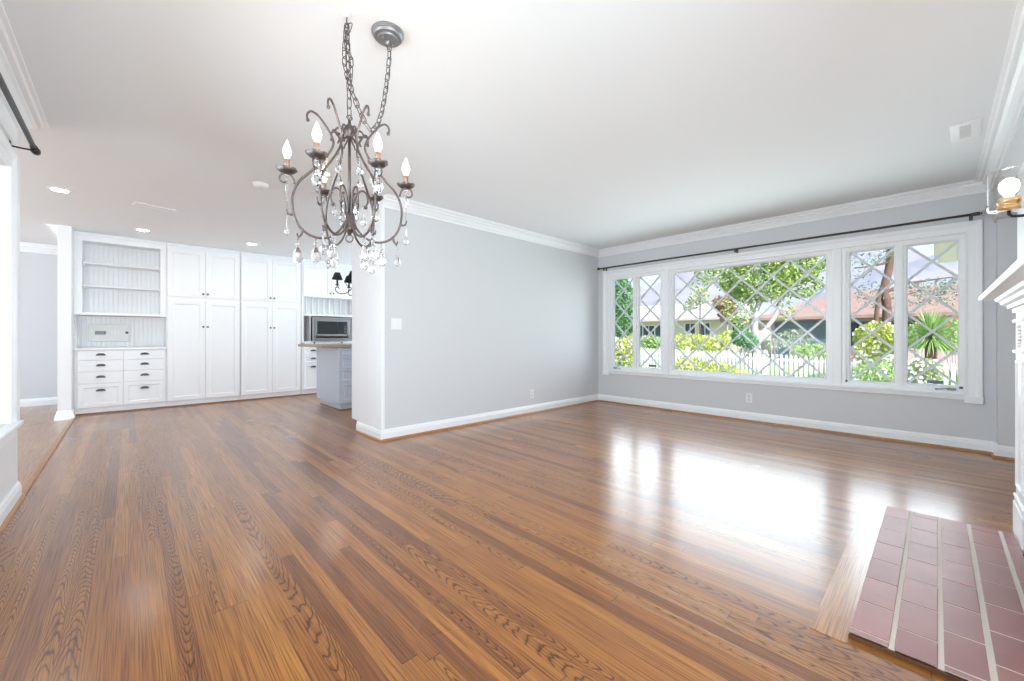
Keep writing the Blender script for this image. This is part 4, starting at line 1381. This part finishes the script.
# ------------------------------------------------------------------ small black chandelier over the island
kc = at(357, 287, 5.45)
k = thing('kitchen_chandelier', 'small black chandelier with black shades over the blue-grey island', 'chandelier', tuple(kc))
b = MB()
b.lathe([(0, kc.z + 0.20), (0.010, kc.z + 0.19), (0.012, kc.z + 0.05), (0.022, kc.z), (0.014, kc.z - 0.05), (0.024, kc.z - 0.08), (0.0, kc.z - 0.12)], (kc.x, kc.y, 0), 14)
b.tube([(kc.x, kc.y, kc.z + 0.18), (kc.x, kc.y, H - 0.02)], 0.005, 8)
b.lathe([(0.055, H), (0.055, H - 0.008), (0.03, H - 0.022), (0, H - 0.024)], (kc.x, kc.y, 0), 20)
b.build('stem', M_BLACK, k)
for i, phi in enumerate((-62, 10, 82, 154, 226)):
    d = RGT * math.sin(R(phi)) - FWD * math.cos(R(phi))
    f = lambda r, z: Vector((kc.x, kc.y, kc.z)) + d * r + Vector((0, 0, z))
    b = MB()
    b.tube(catmull([f(0.012, 0.03), f(0.06, -0.02), f(0.13, -0.085), f(0.21, -0.10), f(0.262, -0.065), f(0.265, -0.025), f(0.235, -0.015), f(0.222, -0.038)], 5), 0.006, 7)
    b.tube(catmull([f(0.012, 0.10), f(0.07, 0.155), f(0.13, 0.13), f(0.15, 0.06), f(0.11, 0.0), f(0.05, -0.03)], 5), 0.0045, 7)
    b.tube([f(0.245, -0.02), f(0.245, 0.015)], 0.006, 7)
    a = b.build('arm', M_BLACK, k)
    p = f(0.245, 0)
    b = MB(); b.lathe([(0.0, p.z + 0.004), (0.030, p.z + 0.010), (0.032, p.z + 0.016), (0.0, p.z + 0.014)], (p.x, p.y, 0), 16)
    b.lathe([(0.0, p.z + 0.012), (0.012, p.z + 0.012), (0.012, p.z + 0.10), (0.0, p.z + 0.10)], (p.x, p.y, 0), 12)
    b.build('candle_sleeve', M_BLACK, a)
    b = MB(); b.lathe([(0.068, p.z + 0.085), (0.034, p.z + 0.175), (0.032, p.z + 0.175), (0.066, p.z + 0.085)], (p.x, p.y, 0), 20)
    b.build('lamp_shade', M_SHADE, a)

# ------------------------------------------------------------------ outdoors
GZ = -0.40
b = MB(); b.box(5.75, 24, -14, 40, GZ - 0.2, GZ)
b.build('ground', M_LAWN)['kind'] = 'structure'
b = MB(); b.box(24, 30, -60, 80, GZ - 0.2, GZ + 0.0)
b.build('ground', M_ASPH)['kind'] = 'structure'
b = MB(); b.box(30, 120, -80, 120, GZ - 0.2, GZ + 0.02)
b.build('ground', M_LAWN)['kind'] = 'structure'
b = MB(); b.box(-30, 5.7, -14, -1.3, GZ - 0.2, -0.06); b.box(-30, -0.66, -1.3, 3.0, GZ - 0.2, -0.06)  # pale ground added to bounce neutral daylight onto the ceiling
b.build('ground', M_CONC)['kind'] = 'structure'

# far hillside
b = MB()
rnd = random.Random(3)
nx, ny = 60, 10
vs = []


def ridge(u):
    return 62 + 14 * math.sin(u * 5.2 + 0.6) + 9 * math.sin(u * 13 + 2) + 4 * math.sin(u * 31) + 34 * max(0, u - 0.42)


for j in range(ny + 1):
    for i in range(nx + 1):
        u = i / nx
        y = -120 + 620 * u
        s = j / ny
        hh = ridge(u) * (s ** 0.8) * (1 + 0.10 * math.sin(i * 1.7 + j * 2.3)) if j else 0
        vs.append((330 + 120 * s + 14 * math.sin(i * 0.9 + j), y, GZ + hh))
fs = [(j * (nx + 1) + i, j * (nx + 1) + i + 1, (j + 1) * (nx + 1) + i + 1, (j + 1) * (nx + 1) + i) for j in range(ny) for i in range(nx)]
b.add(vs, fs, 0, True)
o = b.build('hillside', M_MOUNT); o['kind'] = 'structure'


def leaves(b, blobs, n, size, rnd, mat_=0, droop=0.0, aspect=0.5):
    tot = sum(q[3] * q[4] * q[5] for q in blobs)
    for (cx_, cy_, cz_, rx_, ry_, rz__) in blobs:
        k = int(n * rx_ * ry_ * rz__ / tot)
        for _ in range(k):
            while True:
                v = Vector((rnd.uniform(-1, 1), rnd.uniform(-1, 1), rnd.uniform(-1, 1)))
                if 0.25 < v.length < 1: break
            v = v * (v.length ** -0.35)
            if v.length > 1.08: v = v.normalized() * 1.05
            p = Vector((cx_ + v.x * rx_, cy_ + v.y * ry_, cz_ + v.z * rz__))
            s = size * rnd.uniform(0.6, 1.3)
            e1 = Vector((rnd.gauss(0, 1), rnd.gauss(0, 1), rnd.gauss(0, 1) - droop)).normalized()
            e2 = e1.cross(Vector((rnd.gauss(0, 1), rnd.gauss(0, 1), rnd.gauss(0, 1)))).normalized()
            a, c = e1 * s, e2 * s * aspect
            b.add([p - a, p + c * 1.0, p + a, p - c], [(0, 1, 2, 3)], mat_)
    return b


def foliage(name, blobs, n, size, m, parent, seed, **kw):
    b = MB(); leaves(b, blobs, n, size, random.Random(seed), **kw)
    return b.build(name, m, parent)


def branch(b, pts, r0, r1, n=8):
    b.tube(catmull(pts, 5), r0, n, taper=lambda t_: 1 + (r1 / r0 - 1) * t_)


# picket fence at the foot of the front garden
fence = thing('picket_fence', 'long white picket fence crossing the front garden outside the windows', 'fence', (14, 4, GZ))
ftop = lambda y: 0.455 + 0.026 * max(0, y)
proto = None
FX = 14.0
ys = [-1.2 + 0.118 * i for i in range(92)]
mesh_src = None
for y in ys:
    zt = ftop(y)
    b = MB()
    w, t2, h_ = 0.034, 0.009, zt - GZ
    b.add([(-t2, -w, 0.04), (-t2, w, 0.04), (-t2, w, h_ - 0.05), (-t2, 0, h_), (-t2, -w, h_ - 0.05), (t2, -w, 0.04), (t2, w, 0.04), (t2, w, h_ - 0.05), (t2, 0, h_), (t2, -w, h_ - 0.05)],
          [(0, 4, 3, 2, 1), (5, 6, 7, 8, 9), (0, 1, 6, 5), (1, 2, 7, 6), (2, 3, 8, 7), (3, 4, 9, 8), (4, 0, 5, 9)])
    o = b.build('picket', M_PICKET); o.parent = fence; o.location = (FX - 14 - 0.02, y - 4, 0)
for zz in (0.20, 0.66):
    b = MB(); b.add([(FX, -1.4, GZ + zz), (FX + 0.04, -1.4, GZ + zz), (FX, 9.8, GZ + zz + 0.20 * (zz > .5)), (FX + 0.04, 9.8, GZ + zz + 0.20 * (zz > .5)),
                     (FX, -1.4, GZ + zz + 0.07), (FX + 0.04, -1.4, GZ + zz + 0.07), (FX, 9.8, GZ + zz + 0.07 + 0.20 * (zz > .5)), (FX + 0.04, 9.8, GZ + zz + 0.07 + 0.20 * (zz > .5))],
                    [(0, 2, 3, 1), (4, 5, 7, 6), (0, 1, 5, 4), (2, 6, 7, 3), (0, 4, 6, 2), (1, 3, 7, 5)])
    b.build('rail', M_PICKET, fence)
for y in (-1.1, 1.25, 3.6, 5.95, 8.3):
    b = MB(); b.box(FX - 0.03, FX + 0.07, y - 0.05, y + 0.05, GZ, ftop(y) + 0.05)
    b.lathe([(0.075, ftop(y) + 0.05), (0.075, ftop(y) + 0.065), (0.0, ftop(y) + 0.115)], (FX + 0.02, y, 0), 4, smooth=False)
    b.build('fence_post', M_PICKET, fence)

# ---- houses across the street
t = thing('house', 'pale cream house with beige shingle roof and teal shutters beyond the fence', 'house', (34, 14, GZ))
b = MB(); b.box(32, 40, 9.2, 22.5, GZ + 0.02, 2.55); b.build('wall', M_CREAM, t)
b = MB()
ez, rz2 = 2.36, 4.05
b.add([(31.2, 8.4, ez), (31.2, 23.3, ez), (40.8, 23.3, ez), (40.8, 8.4, ez), (36, 11.4, rz2), (36, 20.3, rz2),
       (31.2, 8.4, ez + 0.14), (31.2, 23.3, ez + 0.14), (40.8, 23.3, ez + 0.14), (40.8, 8.4, ez + 0.14)],
      [(0, 1, 2, 3), (6, 7, 5, 4), (8, 9, 4, 5), (7, 8, 5), (9, 6, 4), (0, 1, 7, 6), (1, 2, 8, 7), (2, 3, 9, 8), (3, 0, 6, 9)])
b.build('roof', M_ROOFG, t)
b = MB(); b.box(31.1, 31.2, 8.4, 23.3, ez - 0.02, ez + 0.15); b.build('fascia', M_ROOFG, t)
for y0, y1, z0, z1 in ((16.35, 17.35, 0.2, 2.0), (13.0, 13.75, 1.2, 2.1), (11.9, 12.6, 1.2, 2.1), (9.6, 10.3, 1.0, 2.1)):
    b = MB(); b.sweep([(y0, z0), (y1, z0), (y1, z1), (y0, z1)], [(0, 0), (0, 0.04), (-0.08, 0.04), (-0.08, 0)], lambda u, v, h: (32 - h, u, v), closed=True)
    b.box(31.975, 31.99, (y0 + y1) / 2 - 0.03, (y0 + y1) / 2 + 0.03, z0, z1)
    w = b.build('window', M_PICKET, t)
    MB().box(31.98, 31.999, y0, y1, z0, z1).build('pane', M_DKWIN, w)
for y0, y1 in ((17.45, 18.0), (15.7, 16.25)):
    b = MB(); b.box(31.95, 31.998, y0, y1, 0.3, 2.0)
    for i in range(12): b.box(31.94, 31.95, y0 + 0.06, y1 - 0.06, 0.4 + i * 0.13, 0.46 + i * 0.13)
    b.build('shutter', M_TEAL, t)

t = thing('house', 'low house with red-brown roof and dark teal front behind the big tree', 'house', (30, 1, GZ))
b = MB(); b.box(28.5, 36, -9.0, 7.0, GZ + 0.02, 2.15); b.build('wall', M_STUCCO, t)
b = MB()
ez, rz2 = 2.05, 4.0
b.add([(27.6, -9.8, ez), (27.6, 7.8, ez), (37, 7.8, ez), (37, -9.8, ez), (32.3, -6.0, rz2), (32.3, 4.0, rz2 - 0.1),
       (27.6, -9.8, ez + 0.16), (27.6, 7.8, ez + 0.16), (37, 7.8, ez + 0.16), (37, -9.8, ez + 0.16)],
      [(0, 1, 2, 3), (6, 7, 5, 4), (8, 9, 4, 5), (7, 8, 5), (9, 6, 4), (0, 1, 7, 6), (1, 2, 8, 7), (2, 3, 9, 8), (3, 0, 6, 9)])
b.build('roof', M_ROOFR, t)
b = MB(); b.box(28.40, 28.5, 4.3, 6.8, GZ + 0.03, 1.95)
for i in range(5): b.box(28.37, 28.40, 4.35, 6.75, GZ + 0.12 + i * 0.47, GZ + 0.50 + i * 0.47)
b.build('garage_door', M_TEAL, t)
for y0, y1, z0, z1 in ((2.2, 3.7, 0.2, 1.8), (0.4, 1.7, 0.2, 1.8), (-3.2, -1.4, 0.7, 1.8)):
    b = MB(); b.sweep([(y0, z0), (y1, z0), (y1, z1), (y0, z1)], [(0, 0), (0, 0.04), (-0.08, 0.04), (-0.08, 0)], lambda u, v, h: (28.5 - h, u, v), closed=True)
    w = b.build('window', M_TEAL, t)
    MB().box(28.48, 28.499, y0, y1, z0, z1).build('pane', M_DKWIN, w)
b = MB(); b.box(26.2, 26.5, -8, 5.6, GZ, 0.55)
tag(b.build('garden_wall', M_STUCCO), 'low dusty rose wall in front of the red-roofed house', 'wall')

# yellow boarded panel under our own eave
b = MB()
for i in range(4):
    b.box(7.02, 7.06, -0.62 + i * 0.155, -0.62 + i * 0.155 + 0.15, 1.93 + 0.0 * i, 2.62)
b.box(7.06, 7.10, -0.62, 0.0, 1.97, 2.62)
b.box(6.98, 7.02, -0.02, 0.03, 1.97, 2.62)
pn = b.build('board_panel', M_YBOARD)
tag(pn, 'yellow boarded panel hanging under the eave outside the rightmost window', 'panel')
b = MB(); b.box(5.75, 7.3, -2.5, 0.04, 2.6, 2.70); struct(b.build('roof_overhang', M_TRIM))


# ---- trees and shrubs
def tree(label, trunk_paths, blobs, n, size, leafm, barkm, seed, name='tree', **kw):
    p0 = trunk_paths[0][0][0]
    t = thing(name, label, 'tree', (p0[0], p0[1], GZ))
    b = MB()
    for pts, r0, r1 in trunk_paths: branch(b, pts, r0, r1)
    b.build('trunk', barkm, t)
    foliage('crown', blobs, n, size, leafm, t, seed, **kw)
    return t


D = 17.7
A = lambda px, py, d=D: tuple(at(px, py, d))


def B(px, py, rpx, rpy, d, depth=1.0):
    c = at(px, py, d)
    return (c.x, c.y, c.z, rpx * d / F_PX * depth, rpx * d / F_PX, rpy * d / F_PX)


tree('tall leafy green tree with pale forked trunk outside the wide window',
     [([A(757, 371), A(757, 350), A(754.5, 330), A(756, 312), A(761, 298), A(760, 284)], 0.19, 0.08),
      ([A(757, 345), A(764, 331), A(774, 318), A(780, 303), A(783, 285)], 0.11, 0.05),
      ([A(756, 316), A(748, 300), A(738, 284)], 0.07, 0.03),
      ([A(781, 300), A(795, 285), A(806, 272)], 0.05, 0.02)],
     [B(758, 278, 34, 26, D), B(735, 277, 20, 17, D), B(790, 268, 26, 18, D), B(738, 306, 13, 22, D), B(785, 310, 9, 12, D), B(800, 285, 20, 14, D), 
      B(712, 272, 17, 10, D), B(700, 285, 11, 8, D), B(815, 262, 16, 12, D), B(765, 245, 50, 14, D)],
     15000, 0.072, L_TREE, M_BARK, 11)
tree('dense dark green tree filling the leftmost window pane',
     [([A(622, 372, 19), A(621, 340, 19), A(620, 300, 19)], 0.14, 0.06)],
     [B(617, 300, 17, 26, 19), B(622, 322, 14, 16, 19), B(610, 285, 14, 20, 19)], 6500, 0.075, L_DARK, M_BARK, 12)
tree('small rust-leaved tree left of the big tree trunk',
     [([A(727, 360, 24), A(727, 335, 24), A(728, 312, 24)], 0.08, 0.04)],
     [B(727, 310, 9, 14, 24), B(720, 303, 7, 7, 24)], 900, 0.12, L_RUST, M_BARK, 13)
tree('small pale tree before the cream house roof',
     [([A(699, 358.5, 27), A(700, 320, 27), A(700, 300, 27)], 0.06, 0.03)],
     [B(699, 298, 10, 7, 27), B(690, 306, 7, 5, 27)], 500, 0.12, L_PALE, M_BARKRED, 14)
tree('wispy pine with red-brown trunk outside the fourth window',
     [([A(884, 372, 12), A(885, 340, 12), A(887, 310, 12), A(884, 290, 12), A(889, 268, 12), A(891, 240, 12), A(890, 215, 12)], 0.12, 0.08),
      ([A(876, 330, 12), A(877, 310, 12), A(880, 293, 12), A(884, 284, 12)], 0.06, 0.05),
      ([A(889, 262, 12), A(872, 266, 12), A(855, 268, 12)], 0.04, 0.015),
      ([A(886, 292, 12), A(905, 284, 12), A(930, 280, 12), A(960, 276, 12)], 0.05, 0.015),
      ([A(886, 300, 12), A(900, 296, 12), A(925, 290, 12)], 0.03, 0.01)],
     [B(868, 258, 22, 6, 12), B(858, 272, 12, 7, 12), B(892, 255, 7, 10, 12), B(935, 287, 26, 9, 12), B(920, 300, 18, 7, 12), B(893, 290, 9, 9, 12), B(950, 296, 12, 12, 12), B(870, 295, 12, 14, 12), B(895, 310, 10, 12, 12)],
     1500, 0.055, L_PINE, M_BARKRED, 15, aspect=0.25)


def shrub(label, blobs, n, size, m, seed, name='shrub', flowers=None, **kw):
    c = blobs[0]
    t = thing(name, label, 'shrub', (c[0], c[1], GZ))
    foliage('leaves', blobs, n, size, m, t, seed, **kw)
    b = MB(); r2 = random.Random(seed)
    for q in blobs:
        for i in range(4):
            b.tube([(q[0] + r2.uniform(-.1, .1), q[1] + r2.uniform(-.1, .1), GZ), (q[0] + r2.uniform(-.5, .5) * q[3], q[1] + r2.uniform(-.5, .5) * q[4], q[2] + q[5] * 0.4)], 0.012, 5)
    b.build('stems', M_BARK, t)
    if flowers:
        fm, k, s = flowers
        b = MB()
        for i in range(k):
            q = r2.choice(blobs)
            v = Vector((-abs(r2.gauss(0, 1)), r2.gauss(0, 1), r2.gauss(0.3, 1))).normalized()
            p = (q[0] + v.x * q[3], q[1] + v.y * q[4], q[2] + v.z * q[5])
            for a in range(5):
                an = a * 2 * math.pi / 5
                b.add([p, (p[0] - s * .2, p[1] + s * math.cos(an), p[2] + s * math.sin(an)), (p[0] - s * .3, p[1] + s * 1.1 * math.cos(an + .6), p[2] + s * 1.1 * math.sin(an + .6)), (p[0] - s * .2, p[1] + s * math.cos(an + 1.2), p[2] + s * math.sin(an + 1.2))], [(0, 1, 2, 3)])
        b.build('flowers', fm, t)
    return t


shrub('yellow-green hedge shrub behind the fence before the cream house', [B(690, 343, 20, 10, 17.5), B(712, 343, 18, 9, 17.5), B(728, 338, 10, 8, 17.5)], 2600, 0.06, L_YELLOW, 21)
shrub('dark green rounded bush just left of the tree trunk', [B(741, 337, 9, 10, 15.2), B(750, 341, 8, 7, 15.2)], 1300, 0.06, L_DARK, 22)
shrub('round yellow-green bush behind the fence at the wide window right end', [B(812, 352, 18, 9, 13.6), B(824, 348, 8, 7, 13.6)], 1500, 0.045, L_MID, 23)
shrub('yellow-tipped bush in front of the fence at the wide window lower left', [B(690, 371, 22, 14, 11.5), B(715, 373, 20, 12, 11.5), B(735, 377, 14, 10, 11.5)], 2800, 0.045, L_YELLOW, 24, droop=-1)
shrub('leafy flowering shrub at the bottom of the leftmost pane', [B(617, 360, 16, 14, 12.5), B(628, 348, 12, 12, 12.5)], 2000, 0.05, L_YELLOW, 25, flowers=(M_WHFL, 30, 0.05))
shrub('dark leafy bush at the lower left corner of the leftmost pane', [B(616, 368, 9, 7, 11.5)], 500, 0.05, L_DARK, 26)
shrub('small round green bush seen over the pickets in the second pane', [B(651, 342, 11, 7, 17)], 900, 0.06, L_MID, 27)
shrub('green hedge mass with yellow flowers outside the fourth window', [B(876, 338, 18, 17, 9.5), B(866, 352, 11, 13, 9.4), B(890, 345, 11, 15, 9.5)], 4200, 0.034, L_YELLOW, 28, flowers=(M_YBOARD, 50, 0.03))
shrub('low green shrub dotted with white flowers below the fourth window view', [B(878, 372, 20, 14, 8.6), B(890, 380, 14, 12, 8.6), B(894, 365, 10, 10, 8.6)], 3000, 0.025, L_MID, 29, flowers=(M_WHFL, 60, 0.026))
shrub('pale flowering ground shrub at the foot of the rightmost window', [B(924, 371, 15, 13, 6.9), B(918, 382, 10, 9, 6.9)], 3200, 0.024, L_PALE, 30, flowers=(M_WHFL, 60, 0.024))
shrub('bushy green shrub with red blossoms outside the rightmost window', [B(920, 335, 11, 13, 9.6), B(952, 335, 14, 18, 9.6)], 2600, 0.034, L_MID, 31, flowers=(M_REDFL, 7, 0.03))
# spiky fan plant
t = thing('spiky_palm', 'spiky green fan-leaved palm in the middle of the rightmost window', 'palm', tuple(at(932, 375, 8.3)))
t.location.z = GZ
c = at(931, 338, 8.3)
b = MB(); r2 = random.Random(9)
for i in range(560):
    az = r2.uniform(0, 2 * math.pi); el = r2.uniform(-0.5, 1.4)
    d = Vector((math.cos(az) * math.cos(el), math.sin(az) * math.cos(el), math.sin(el)))
    L_ = r2.uniform(0.4, 0.78)
    s = d.cross(Vector((0, 0, 1))).normalized() * 0.006
    m_ = c + d * L_ * 0.6
    e_ = c + d * L_ + Vector((0, 0, -0.08))
    b.add([c - s, c + s, m_ + s * 1.3, m_ - s * 1.3, e_], [(0, 1, 2, 3), (3, 2, 4)])
b.build('fronds', L_MID, t)
b = MB(); b.tube([(c.x, c.y, GZ), (c.x, c.y, c.z)], 0.09, 10); b.build('trunk', M_BARKRED, t)
shrub('magenta-flowered plant at the fence beside the fourth window', [B(853, 356, 5, 5, 12.5)], 200, 0.03, L_MID, 33, flowers=(M_PINKFL, 30, 0.035))
shrub('pale dry twiggy shrub behind the fence in front of the red-roofed house', [B(795, 338, 16, 9, 21), B(775, 343, 10, 7, 21)], 700, 0.07, L_PALE, 34, aspect=0.25)
